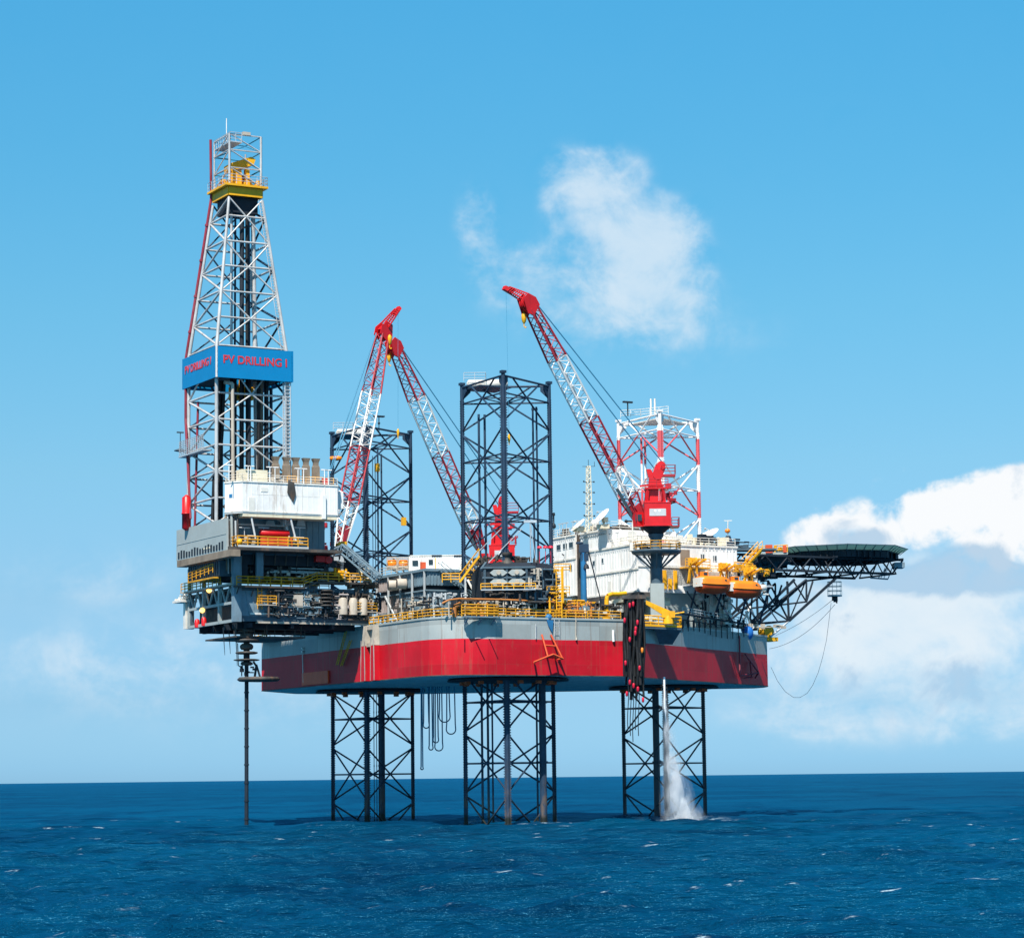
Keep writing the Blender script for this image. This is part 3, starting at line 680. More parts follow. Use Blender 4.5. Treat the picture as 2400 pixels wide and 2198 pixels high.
# ---------------------------------------------------------------- legs
LR = 6.93
def build_leg(u, v, label, pipes, m, tanks, seed, dz, top):
    random.seed(seed)
    root = thing('lattice_leg', label, 'leg', (u, v, 0), 'tall triangular lattice legs of the platform')
    ang = (0, 2 * math.pi / 3, -2 * math.pi / 3)
    ch = [V(u + LR * math.cos(a), v + LR * math.sin(a), 0) for a in ang]
    for c, a in zip(ch, ang):
        s = MB(); s.tube(c - VZ * 4, c + VZ * top, 0.27, 10); s.box(c + V(-.35, -.35, top - 0.1), c + V(.35, .35, top + .25))
        co = make('chord', s, m, root)
        t = V(-math.sin(a), math.cos(a), 0); rd = V(math.cos(a), math.sin(a), 0)
        s = MB(); n = int((top + 3) / 0.34)
        for sg in (-1, 1):
            s.hexa([c + t * (sg * .24) - rd * .06 + VZ * -3, c + t * (sg * .38) - rd * .06 + VZ * -3, c + t * (sg * .38) + rd * .06 + VZ * -3, c + t * (sg * .24) + rd * .06 + VZ * -3,
                    c + t * (sg * .24) - rd * .06 + VZ * (top - 2), c + t * (sg * .38) - rd * .06 + VZ * (top - 2), c + t * (sg * .38) + rd * .06 + VZ * (top - 2), c + t * (sg * .24) + rd * .06 + VZ * (top - 2)])
            for k in range(n - 6):
                z = -3 + k * 0.34
                s.hexa([c + t * (sg * .36) - rd * .06 + VZ * z, c + t * (sg * .52) - rd * .06 + VZ * (z + .05), c + t * (sg * .52) + rd * .06 + VZ * (z + .05), c + t * (sg * .36) + rd * .06 + VZ * z,
                        c + t * (sg * .36) - rd * .06 + VZ * (z + .2), c + t * (sg * .52) - rd * .06 + VZ * (z + .15), c + t * (sg * .52) + rd * .06 + VZ * (z + .15), c + t * (sg * .36) + rd * .06 + VZ * (z + .2)])
        make('rack', s, m, co)
    for i in range(3):
        A, B = ch[i], ch[(i + 1) % 3]; dn = (B - A).normalized() * .3
        for k in range(8):
            zh = 57.3 + dz - 8.2 * k; zn = zh - 4.1
            if not (ZB + .5 < zh < ZD):
                s = MB(); s.tube(A + dn + VZ * zh, B - dn + VZ * zh, 0.115, 8); make('horizontal_brace', s, m, root)
            for P_, Q_, sg in ((A, B, 1), (B, A, -1)):
                lo = P_ + VZ * (zn + .25); hi = Q_ + VZ * (zn + 8.2 - .25)
                if zn + 8.2 > top: hi = lo.lerp(hi, (top - .4 - lo.z) / (hi.z - lo.z))
                if zn > ZB and zn + 8.2 < ZD: continue
                s = MB(); s.tube(lo, hi, 0.125, 8); make('diagonal_brace', s, m, root)
        s = MB(); s.tube(A + VZ * (top - .4), B + VZ * (top - .4), 0.15, 8)
        for c, d_ in ((A, dn), (B, -dn)):
            s.prism([c + d_ * .6 + VZ * (top - .4), c + d_ * 4 + VZ * (top - .4), c + d_ * 4 + VZ * (top - 1.1), c + d_ * .6 + VZ * (top - 2.1)], V(-dn.y, dn.x, 0).normalized() * .2)
        make('top_beam', s, m, root)
    # horizontal inner bracing seen from below
    for k in (0, 1, 2, 3, 5, 6):
        zh = 57.3 + dz - 8.2 * k
        mid = [(ch[i] + ch[(i + 1) % 3]) / 2 for i in range(3)]
        s = MB()
        for i in range(3): s.tube(mid[i] + VZ * zh, mid[(i + 1) % 3] + VZ * zh, .085, 6)
        make('inner_brace', s, m, root)
    for du, dv, z0, z1, r in pipes:
        s = MB(); c = V(u, v, 0) + VX * du + VY * dv; s.tube(c + VZ * z0, c + VZ * z1, r, 8)
        for z in np.arange(z0 + 3, z1, 8.0): s.tube(c + VZ * z, c + VZ * (z + .3), r * 1.35, 8)
        make('caisson_pipe', s, m, root)
    for kind in tanks:
        if kind == 'tank':
            c = V(u, v, top) + VX * -2.4 + VY * 3.2
            s = MB(); s.lathe(c - VX * 2.6, [(.2, -.25), (.62, 0), (.62, 5.2), (.2, 5.45)], 14, VX); make('air_tank', s, 'offwhite', root)
            s = MB(); s.rail([c + VX * -3.2 - VY + VZ * .3, c - VX * .2 - VY + VZ * .3, c - VX * .2 + VY + VZ * .3], r=.04, rails=3); make('handrail', s, 'rail_grey', root)
            s = MB(); s.box(c + V(-2.5, -2.5, -.75), c + V(2.5, 2.5, -.6)); make('top_platform', s, m, root)
        if kind == 'vane':
            c = V(u, v, top + .3) + VX * 1.4 + VY * 1.5
            s = MB(); s.tube(c - VZ * .6, c + VZ * 1.9, .07, 6); s.box(c + VX * -.9 + VZ * 1.85 - VY * .1, c + VX * .9 + VZ * 2.05 + VY * .1); s.ball(c + VZ * .9, .2); make('wind_vane', s, 'navy_dark', root)
        if kind == 'posts':
            c = V(u, v, top + .3) + VX * -0.6
            s = MB()
            for dx in (-.5, .1): s.tube(c + VX * dx, c + VX * dx + VZ * 2.6, .14, 8)
            s.rail([c + VX * -5 + VY * 2, c + VX * -2 + VY, c + VX * 2 - VY * 2], r=.04); make('mast_posts', s, 'offwhite', root)
            s = MB(); c = c + VX * -4; s.tube(c, c + VZ * 2.2, .1, 6); s.box(c + VX * -.8 + VZ * 2 - VY * .2, c + VX * .8 + VZ * 2.25 + VY * .2); make('wind_vane', s, 'navy_dark', root)
            s = MB(); s.prism([V(u, v, top - .8) + VX * -5 + VY * 3, V(u, v, top - .8) + VX * 5 + VY * 3, V(u, v, top - .8) - VY * 5], VZ * .15); make('top_platform', s, 'offwhite', root)
    return root
LEG1 = build_leg(0, -21.65, 'dark navy lattice leg at the far left, behind the leftmost crane boom', [(1.2, 1, -3, 56, .14), (1.75, 1, -3, 55, .14), (1.7, 0, -3, 20, .42), (.3, 3, -3, 55, .06), (.7, 3, -3, 55, .06)], 'navy_leg', ['tank', 'vane'], 1, -1.2, 58.6)
build_leg(0, 21.65, 'tallest dark navy lattice leg in the middle, standing nearest the viewer', [(-3.6, 1, -3, 55.5, .17), (-2.8, 1.4, -3, 55.5, .17), (-2.2, 1.2, -3, 19.5, .13), (3.8, 1.5, -3, 56.5, .14), (4.3, 1.5, -3, 56.5, .14), (4.55, -1, -3, 20, .5)], 'navy_leg', ['tank'], 2, 0, 60.0)
c = QY(787, 1074, 378)
s = MB(); s.lathe(c - VX * .9, [(.12, 0), (.3, .1), (.36, 1.2), (.26, 1.7), (.1, 1.8)], 12, VX); make('windsock', s, 'orange', LEG1)
for x, y in ((884, 1096), (946, 1222)):
    c = QY(x, y, 377); s = MB(); s.box(c - V(.3, .3, .6), c + V(.3, .3, .6)); make('marker_lamp', s, 'yellow', LEG1)
band = band_mat([56.9, 52.9, 48.8, 44.8, 40.7, 36.6])
build_leg(38, 0, 'lattice leg with red and white painted bands behind the white living quarters', [(-2.6, 1, 27, 57, .17), (-2.05, 1, 27, 57, .17), (-1.45, -4, -3, 20, .5)], band, ['posts'], 3, -.1, 59.8)
random.seed(21)
# ---------------------------------------------------------------- cantilever (slides out over the transom with the drilling package)
CV0, CV1, CU0 = -8.6, 8.5, -34.0
def build_cantilever():
    root = thing('cantilever', 'dark stained steel cantilever box with yellow walkways, jutting out past the transom under the derrick', 'cantilever', (-24, 0, 27.0))
    P = lambda n, s, m, lab=None: make(n, s, m, root, lab)
    # side girders
    for v in (CV0, CV1 - .8):
        s = MB(); s.box((CU0, v, 27.3), (-14.4, v + .8, 28.1)); s.box((CU0, v, 31.4), (-14.4, v + .8, 31.9)); s.box((CU0 + 1.5, v + .25, 28.1), (-14.4, v + .55, 31.4))
        for u in np.arange(CU0, -14.4, 1.9): s.box((u, v + .02, 28.1), (u + .22, v + .78, 31.4))
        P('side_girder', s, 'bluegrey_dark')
    s = MB(); s.box((CU0 + .1, CV0 + .8, 31.5), (-14.4, CV1 - .8, 31.85)); P('upper_deck', s, 'stained')
    s = MB(); s.box((CU0 + 4, CV0 + .8, 27.4), (-14.4, CV1 - .8, 27.7)); P('lower_deck', s, 'stained')
    for u in (-31, -27, -22, -17):
        s = MB(); s.box((u, CV0 + .8, 27.7), (u + .3, CV1 - .8, 31.5)); P('cross_frame', s, 'bluegrey_dark')
    # aft end truss with lamps, as seen open under the drill floor
    s = MB(); u = CU0
    s.bar(V(u, CV0, 29.8), V(u, CV1, 29.8), .35)
    for v0 in np.linspace(CV0 + .4, CV1 - 2, 6):
        s.bar(V(u, v0, 32), V(u, v0 + 1.4, 29.8), .22); s.bar(V(u, v0 + 2.8, 32), V(u, v0 + 1.4, 29.8), .22)
    for v0 in (CV0 + .2, -3, 2.8, CV1 - .2): s.bar(V(u, v0, 27.4), V(u, v0, 35.5), .45)
    s.bar(V(u, CV0, 27.4), V(u, CV1, 27.4), .4); P('end_truss', s, 'grey')
    s = MB(); s.box((u + 1.6, CV0 + .2, 27.45), (u + 2, CV1 - .9, 29.7)); P('end_panel', s, 'stained')
    s = MB(); s.box((u - 1.1, CV0 - .6, 32.1), (u + .3, CV1, 32.3)); P('end_walkway', s, 'beige')
    s = MB(); s.rail([V(u - 1, CV0 - .5, 32.3), V(u - 1, CV1 - 3, 32.3)], r=.065); P('handrail', s, 'railyellow')
    s = MB(); s.box((u - .5, CV0 - .9, 27.2), (u + .8, CV0 - .1, 31.5)); P('column', s, 'offwhite')
    s = MB(); s.box((u - 1.4, CV0 - 2.8, 30.9), (u + 1.0, CV0 + .5, 31.2)); s.clutter(V(u - 1.3, CV0 - 2.7, 31.2), V(u, CV0, 32.2), 12, .2, .6); P('corner_platform', s, 'offwhite')
    for x, y in ((474, 1430), (490, 1383)):
        p = QU(x, y, u - .3); s = MB(); s.ball(p, .36, n=12); P('lamp', s, 'lamp', 'lit yellow lamp under the drill floor')
    for k, (x, y) in enumerate(((462, 1462), (478, 1458))):
        p = QU(x, y, u - .2); s = MB(); s.lathe(p - VZ * .5, [(.35, 0), (.35, 1.0), (.15, 1.2)], 10); P('drum', s, 'red')
    # starboard walkway, stairs and handrails
    vw = CV1 + 1.1
    s = MB(); s.box((CU0 - .4, CV1, 31.75), (-24.6, vw, 32.0)); s.box((-22.6, CV1, 32.55), (-13.6, vw, 32.8)); s.hexa([V(-24.6, CV1, 31.75), V(-22.6, CV1, 32.55), V(-22.6, vw, 32.55), V(-24.6, vw, 31.75), V(-24.6, CV1, 32), V(-22.6, CV1, 32.8), V(-22.6, vw, 32.8), V(-24.6, vw, 32)])
    for u in np.arange(CU0, -13.8, 2.2): s.bar(V(u, CV1 + .9, 31.7), V(u, CV1, 30.6), .12)
    P('side_walkway', s, 'stained')
    s = MB(); s.rail([V(CU0 - .3, vw - .1, 32.0), V(-24.6, vw - .1, 32.0), V(-22.6, vw - .1, 32.8), V(-14.5, vw - .1, 32.8)], r=.075, h=1.2); P('handrail', s, 'railyellow')
    s = MB(); s.rail([V(CU0 - .3, CV1 - .9, 32.0), V(-20, CV1 - .9, 32.0)], r=.06, h=1.2); P('handrail', s, 'railyellow')
    # light blue-grey box column at the corner and shell plating of the aft bay
    s = MB(); s.box((CU0 - .4, CV1 - .6, 27.2), (CU0 + .7, CV1 + .3, 36)); s.box((-31.2, CV1 + .01, 33), (-30.2, CV1 + .4, 36.6)); P('corner_column', s, 'bluegrey')
    s = MB(); s.box((CU0 + .8, CV1 - .2, 28.0), (-29.5, CV1 + .06, 31.4))
    for u in np.arange(CU0 + 1.4, -29.6, .8): s.bar(V(u, CV1 + .1, 31.3), V(u + .5, CV1 + .1, 28.1), .10)
    P('shell_plating', s, 'bluegrey')
    # small hanging platforms with yellow rails
    for x0, x1, y in ((608, 648, 1416), (833, 884, 1432)):
        a = QV(x0, y, CV1 + 1.0); b = QV(x1, y, CV1 + 1.0)
        s = MB(); s.box((a.x, CV1 + .05, a.z - .12), (b.x, CV1 + 1.1, a.z)); P('hanging_platform', s, 'beige')
        s = MB(); s.rail([V(a.x, CV1 + 1, a.z), V(b.x, CV1 + 1, a.z)], r=.06, rails=3); s.rail([V(a.x, CV1 + .1, a.z), V(a.x, CV1 + 1, a.z)], r=.06); P('handrail', s, 'railyellow')
    s = MB(); p = QV(609, 1378, CV1 + .4); s.ladder(p, V(p.x, p.y, 28.9), .6, V(1, 0, 0), .06); P('ladder', s, 'railyellow')
    # pipe racks, manifolds and rust-streaked tanks along the starboard side
    for i in range(7):
        z = 28.4 + i * .45; u0 = random.uniform(-29, -24); s = MB()
        s.tube(V(u0, CV1 + .25, z), V(random.uniform(-18, -14.2), CV1 + .25, z), random.uniform(.07, .16), 7); P('pipe', s, random.choice(['beige', 'stained', 'rail_grey', 'pinkgrey']))
    for i in range(5):
        s = MB(); s.clutter(V(-29 + i * 3.6, CV1 + .02, 28.0), V(min(-25.4 + i * 3.6, -14.2), CV1 + .75, 31.4), 30, .12, .6, .65); P('manifold', s, ['stained', 'bluegrey', 'stained', 'stained', 'pinkgrey'][i])
    for i in range(10):
        s = MB(); s.clutter(V(-30 + i * 1.9, CV1 + .02, 27.7), V(min(-27.4 + i * 1.9, -14.2), CV1 + .95, 31.5), 34, .08, .38, .75); P('pipework', s, ['stained', 'navy_dark', 'bluegrey', 'stained', 'navy_dark', 'pinkgrey', 'stained', 'stained', 'beige', 'navy_dark'][i])
    for u in (-18.6, -17.1, -15.6):
        s = MB(); s.lathe(V(u, CV1 + .6, 28.4), [(.62, 0), (.62, 2.0), (.4, 2.3)], 14); P('vessel', s, 'beige')
    p = QV(763, 1385, CV1 + .4)
    s = MB(); [s.lathe(p + VZ * (-.5 * k), [(.9, -.1), (1.05, 0), (.9, .12)], 16) for k in range(5)]; P('coiled_hose', s, 'stained')
    p = QV(700, 1410, CV1 + .5); s = MB(); s.box(p - V(.9, .3, .6), p + V(.5, .3, .9)); s.box(p + V(.7, -.3, -.9), p + V(1.5, .3, .3)); s.clutter(p - V(2.5, .3, 1), p + V(3, .3, 1.3), 22, .15, .5, .7); P('equipment_box', s, 'beige')
    p = QV(700, 1440, CV1 + .3); s = MB(); s.box(V(p.x - 7, CV1 + .02, p.z - .12), V(p.x - 1, CV1 + .35, p.z + .12)); P('bottom_flange_plate', s, 'offwhite')
    s = MB(); s.box((-31, CV1 - .4, 27.05), (-13, CV1 + .12, 27.3)); P('skid_rail', s, 'beige')
    # underside frames hanging below the aft end
    s = MB()
    for v in (-6, -1, 3, 6): s.box((CU0 + .5, v, 26.4), (-15.6, v + .4, 27.2))
    for u in (-32, -26, -20): s.box((u, CV0, 26.5), (u + .4, CV1, 27.1))
    P('bottom_frame', s, 'navy_dark')
    s = MB(); z = 25.2; s.box((CU0 + .2, -3, z), (-23.5, 7.5, z + .2)); s.rail([V(CU0 + .2, 7.4, z + .2), V(-23.5, 7.4, z + .2)], r=.05, rails=2, h=.9)
    for u in (CU0 + .5, -29, -24): s.bar(V(u, 7.2, z), V(u, 7.2, 27), .12)
    P('wellhead_platform', s, 'stained')
    for x, y1 in ((523, 1535), (536, 1532), (552, 1560)):
        s = MB(); p = QV(x, 1470, 4); q = QV(x + 4, y1, 4); s.tube(p, q, .09, 5, .03); P('hanging_cable', s, 'navy_dark')
    # tan cabin, pale boxes and pipe deck at the forward end
    return root
build_cantilever()

# ---------------------------------------------------------------- drill floor house
def build_drill_floor():
    root = thing('drill_floor', 'grey walled drill floor standing on the cantilever below the derrick and white module', 'drill floor', (-28, -2, 33))
    P = lambda n, s, m, lab=None: make(n, s, m, root, lab)
    ua = -36.8
    pl = QU(415, 1240, ua); pr = QU(530, 1214, ua); zb, zt = 35.5, pr.z
    va, vb = pl.y, pr.y
    s = MB(); s.box((ua, va, zb + .9), (ua + .25, vb, zt)); s.box((ua - .04, va, zt - 2.1), (ua, vb, zt - 2.03))
    s.box((ua, va - .2, zb + .9), (-22, va + .05, zt))
    P('aft_windwall', s, 'grey')
    s = MB(); n = 17                                     # row of ventilation slots along the foot of the wall
    for i in range(n):
        v = va + .5 + (vb - va - 1) * i / n; s.box((ua - .06, v, zb + 1.1), (ua + .02, v + .5, zb + 2.0 + .2 * math.sin(i * 1.3)))
    P('slot', s, 'navy_dark')
    s = MB(); s.box((ua, va, zb), (-35.4, vb + 1.5, zb + .9)); P('floor_edge', s, 'brown')
    s = MB(); s.box((ua + .3, va + .3, zb + 1.0), (-20, vb, zb + 1.4)); P('floor_plate', s, 'stained')
    p = QU(483, 1285, ua - .03); s = MB(); s.box((ua - .05, p.y - 1.1, p.z - .12), (ua, p.y + 1.3, p.z + .12)); P('name_strip', s, 'cream')
    # dark skirt below the grey wall
    s = MB(); s.box((CU0 - 1.6, va + 1.3, 33.4), (-21, 6.6, zb))
    for v in np.arange(va + 1.5, 7.2, .8): s.box((CU0 - 1.72, v, 33.5), (CU0 - 1.6, v + .2, zb - .05))
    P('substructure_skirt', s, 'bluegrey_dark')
    s = MB(); s.rail([V(CU0 - 2.3, va + 3, 33.3), V(CU0 - 2.3, 6, 33.9)], r=.07); s.box((CU0 - 2.4, va + 3, 33.1), (CU0 - 1.6, 6.4, 33.3)); P('handrail', s, 'railyellow')
    # vertical pipe bundle at the corner
    for i in range(7):
        x = 529 + i * 4.6; a = QV(x, 1200 + 10 * (i % 3), 6.5 + .2 * i); b = QV(x + 2, 1338 + 6 * (i % 2), 6.5 + .2 * i)
        s = MB(); s.tube(a, b, [.16, .1, .13, .2, .09, .14, .1][i], 8); P('standpipe', s, ['brown', 'rail_grey', 'stained', 'grey', 'navy_dark', 'rail_grey', 'stained'][i])
    # recessed blue-grey side wall under the white module
    s = MB(); s.box((-34, 4.6, 36.6), (-19.4, 4.9, 41.8))
    for u in np.arange(-33.8, -19.5, .9): s.box((u, 4.9, 36.5), (u + .12, 4.97, 41.6))
    s.box((-19.7, -6, 35), (-19.4, 4.6, 41.8)); P('side_wall', s, 'bluegrey')
    for x in (631, 664, 702):
        p = QV(x, 1227, 5.0); s = MB(); s.prism([p + V(-.6, .0, -.35), p + V(.75, 0, -.35), p + V(.55, 0, .4), p + V(-.4, 0, .4)], V(0, .35, 0)); P('vent_hood', s, 'rail_grey')
    for (x0, y0), (x1, y1) in (((589, 1212), (599, 1262)), ((681, 1215), (694, 1268))):
        s = MB(); a = QV(x0, y0, 8.7); b = QV(x1, y1, 9.0); s.tube(a, b, .14, 8); P('brace', s, 'rail_grey')
    # starboard service balcony with yellow rail, red tank and lamps
    a = QV(557, 1282, 9.4); b = QV(722, 1288, 9.4)
    zf = 37.3
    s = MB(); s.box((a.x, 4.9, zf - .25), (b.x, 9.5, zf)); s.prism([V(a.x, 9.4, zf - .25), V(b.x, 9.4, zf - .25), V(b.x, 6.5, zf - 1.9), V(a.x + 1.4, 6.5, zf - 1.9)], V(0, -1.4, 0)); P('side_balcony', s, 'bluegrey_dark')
    s = MB(); s.box((a.x, 9.5, zf - .2), (b.x, 9.58, zf + .1)); P('balcony_edge', s, 'rail_grey')
    s = MB(); s.rail([V(a.x, 9.4, zf), V(b.x, 9.4, zf)], r=.075, h=1.3, rails=3); s.rail([V(a.x, 9.4, zf), V(a.x, 6, zf)], r=.06, h=1.3); P('handrail', s, 'railyellow')
    c = QV(640, 1255, 7.6); s = MB(); s.lathe(c - V(2.0, 0, -.3), [(.2, 0), (.5, .2), (.5, 4.2), (.2, 4.4)], 14, V(1, 0, 0)); P('tank', s, 'red')
    c0 = QV(612, 1278, 8.6); c1 = QV(684, 1262, 8.6); s = MB(); s.box((c0.x, 8.3, zf), (c1.x, 8.8, c1.z)); P('cabinet', s, 'orangered')
    s = MB(); s.clutter(V(a.x + .4, 6.5, zf), V(a.x + 4, 9.2, zf + 1.5), 18, .2, .9); s.clutter(V(b.x - 3.4, 6.5, zf), V(b.x - .3, 9.2, zf + 1.6), 12, .2, .7); P('balcony_equipment', s, 'beige')
    s = MB(); s.ball(V(a.x + .3, 9.3, zf + .5), .42); P('lamp', s, 'yellow')
    for i, x in enumerate((560, 605, 690)):
        p = QV(x, 1236, 7.5); s = MB(); s.tube(p, p + V(1.6, 0, 0), .09, 6); s.tube(p + V(.8, 0, 0), p + V(.8, 0, -2), .06, 6); P('light_fitting', s, 'rail_grey')
    # dark deep floor beams between balcony and cantilever
    s = MB(); s.box((-34, 7.0, 34.9), (-19, 8.0, 36.6)); s.box((-34, 2.0, 33.0), (-15.4, 7.0, 36.6)); s.box((-33, 7.0, 33.0), (-32.2, 8.2, 35)); s.box((-21, 7.0, 33), (-20.2, 8.2, 35)); P('floor_beam', s, 'navy_dark')
    s = MB(); s.box((-29, 8.05, 33.9), (-21.2, 8.35, 34.25)); s.box((-26, 8.05, 34.5), (-21, 8.3, 34.65)); P('beam_flange', s, 'grey')
    s = MB()
    for k in range(9): u = -33 + k * 1.6; s.bar(V(u, 8.0, 34.9), V(u, 8.3, 36.6), .14)
    s.clutter(V(-32, 7.2, 32.6), V(-20.5, 8.6, 34.8), 70, .15, .7, .6); P('pipework', s, 'stained')
    s = MB(); s.clutter(V(-31, 7.6, 32.4), V(-14, 9.0, 34.0), 60, .1, .5, .7); P('pipework', s, 'beige')
    s = MB(); p = QV(752, 1312, 8.3); s.box(p - V(.9, .4, .3), p + V(.7, .4, .5)); s.lathe(p + V(1.0, -.5, 0), [(.5, 0), (.5, 1.0)], 12, V(0, 1, 0)); P('winch', s, 'red')
    s = MB(); s.clutter(QV(755, 1300, 8) , QV(800, 1345, 6), 40, .2, .9, .5); P('pipework', s, 'rail_grey')
    s = MB(); s.clutter(QV(770, 1330, 8.5) , QV(812, 1352, 7), 18, .2, .8, .5); P('valve_group', s, 'yellow')
    s = MB(); s.path([QV(738, 1325, 8), QV(775, 1308, 8), QV(806, 1300, 7.5), QV(826, 1290, 7)], .28, 7); P('flow_line', s, 'navy_dark')
    return root
build_drill_floor()

def build_white_module():
    root = thing('cabin_module', 'large white cabin module with chamfered end, on the starboard side of the derrick', 'cabin', (-27, 6, 41.5))
    P = lambda n, s, m, lab=None: make(n, s, m, root, lab)
    zt, zb = 46.0, 41.75
    p = QV(527, 1140, 6.6)
    poly = [(-33.3, 9.0), (-19.3, 9.0), (-18.8, 8.2), (-18.8, 2.0), (-25.2, 2.0), (-25.2, 6.4), (p.x + .3, 6.4), (p.x, 6.6)]
    s = MB(); s.prism([V(a, b, zb) for a, b in poly], VZ * (zt - zb)); P('shell', s, 'white')
    s = MB()
    for (a, b), (c, d) in zip(poly, poly[1:] + poly[:1]): s.bar(V(a, b, zt), V(c, d, zt), .2, .22); s.bar(V(a, b, zb + .25), V(c, d, zb + .25), .14, .16)
    P('edge_trim', s, 'offwhite')
    s = MB(); s.box((-33.2, 6.5, zb - .45), (-19.4, 8.95, zb)); P('base_beam', s, 'cream')
    s = MB()
    for u in (-28.4, -24.6, -21.2): s.box((u, 9.0, zb), (u + .07, 9.04, zt))
    s.box((-32, 9.0, 44.3), (-22, 9.015, 44.36)); P('panel_seam', s, 'offwhite')
    s = MB(); s.box((-32.4, 9.0, zb + .1), (-31.5, 9.05, zb + 2.1)); s.box((-30.6, 9.0, 44.7), (-29.6, 9.05, 45.3)); P('wall_panel', s, 'offwhite')
    s = MB()
    for u in np.arange(-32.8, -19.5, .82): s.box((u, 9.0, zb + .15), (u + .05, 9.03, zt - .15))
    P('wall_stiffener', s, 'white')
    s = MB(); s.box((-21.7, 9.0, zb - .4), (-21.2, 9.35, 44.6)); P('side_duct', s, 'white')
    s = MB(); s.prism([V(-18.78, 8.0, 43), V(-18.78, 7, 43), V(-18.78, 7, 45.6), V(-18.78, 8.0, 45.3)], V(.8, 0, 0)); P('end_hood', s, 'white')
    p = QV(681, 1148, 9.1); s = MB(); s.prism([p + V(-.35, 0, 1.3), p + V(.5, 0, 1.0), p + V(.75, 0, -.6), p + V(.4, 0, -1.7), p + V(-.5, 0, -.4)], V(0, .1, 0)); P('wall_stain_vent', s, 'stained')
    a = QV(536, 1155, 6.9); d = (V(-33.3, 9, 0) - V(poly[-1][0], 6.6, 0)).normalized(); nn = V(-d.y, d.x, 0)
    m = V(poly[-1][0], 6.6, 43.9).lerp(V(-33.3, 9, 43.9), .25) + nn * .02
    s = MB(); s.prism([m, m + d * .5, m + d * .5 + VZ * .5, m + VZ * .5], nn * .02); P('emblem_panel', s, 'blue')
    s = MB()                                            # roof clutter: rails, lamps, hatch boxes
    s.rail([V(-34.6, 6.4, zt), V(-33.2, 8.8, zt), V(-19.2, 8.8, zt)], r=.035, h=1.0, step=2); P('roof_rail', s, 'offwhite')
    for x in (537, 582, 588, 633, 645, 699, 712, 761, 770):
        p = QV(x, 1128, 8.9); s = MB(); q = V(p.x, 8.85, zt); s.tube(q, q + VZ * 2.1, .07, 6); s.tube(q + VZ * 2.1 - V(.5, 0, 0), q + VZ * 2.1 + V(.5, 0, 0), .09, 6); P('floodlight_post', s, 'white')
    s = MB(); p = QV(592, 1118, 7.6); s.box(p - V(2.0, .9, .9), p + V(1.8, .9, .9)); P('roof_box', s, 'cream')
    s = MB(); s.clutter(V(-33.5, 6.6, zt), V(-27, 8.5, zt + 1.3), 26, .2, .9); P('roof_equipment', s, 'beige')
    s = MB(); s.rail([V(-26.5, 8.4, zt), V(-19.6, 8.4, zt)], r=.06, h=1.1); P('handrail', s, 'railyellow')
    return root
build_white_module()
for i, x in enumerate((646, 671, 693, 717, 740)):
    p = QV(x, 1124, 7.2); c = V(p.x, 7.2, 46.05)
    s = MB(); s.box(c + V(-.48, -.3, 0), c + V(.48, .3, 2.55)); s.hexa([c + V(-.48, -.3, 2.55), c + V(.48, -.3, 2.55), c + V(.48, .3, 2.55), c + V(-.48, .3, 2.55), c + V(-.34, -.26, 2.85), c + V(.34, -.26, 2.85), c + V(.34, .26, 2.85), c + V(-.34, .26, 2.85)])
    s.box(c + V(-.34, -.26, 2.85), c + V(.34, .26, 3.2))
    g = 'brown exhaust stacks on the white module roof'
    labs = ['shorter brown exhaust stack nearest the derrick', 'brown exhaust stack, second from the derrick in its row', 'brown exhaust stack in the middle of the row of five', 'brown exhaust stack, second from the crane boom end of the row', 'brown exhaust stack at the end of the row nearest the leftmost crane boom']
    root = thing('exhaust_stack', labs[i], 'exhaust stack', c, g)
    make('stack_body', s, 'brown', root)
    s = MB(); s.hexa([c + V(-.34, -.26, 3.2), c + V(.34, -.26, 3.2), c + V(.34, .26, 3.2), c + V(-.34, .26, 3.2), c + V(-.54, -.38, 3.75), c + V(.54, -.38, 3.75), c + V(.54, .38, 3.75), c + V(-.54, .38, 3.75)]); make('stack_cap', s, 'brown', root)

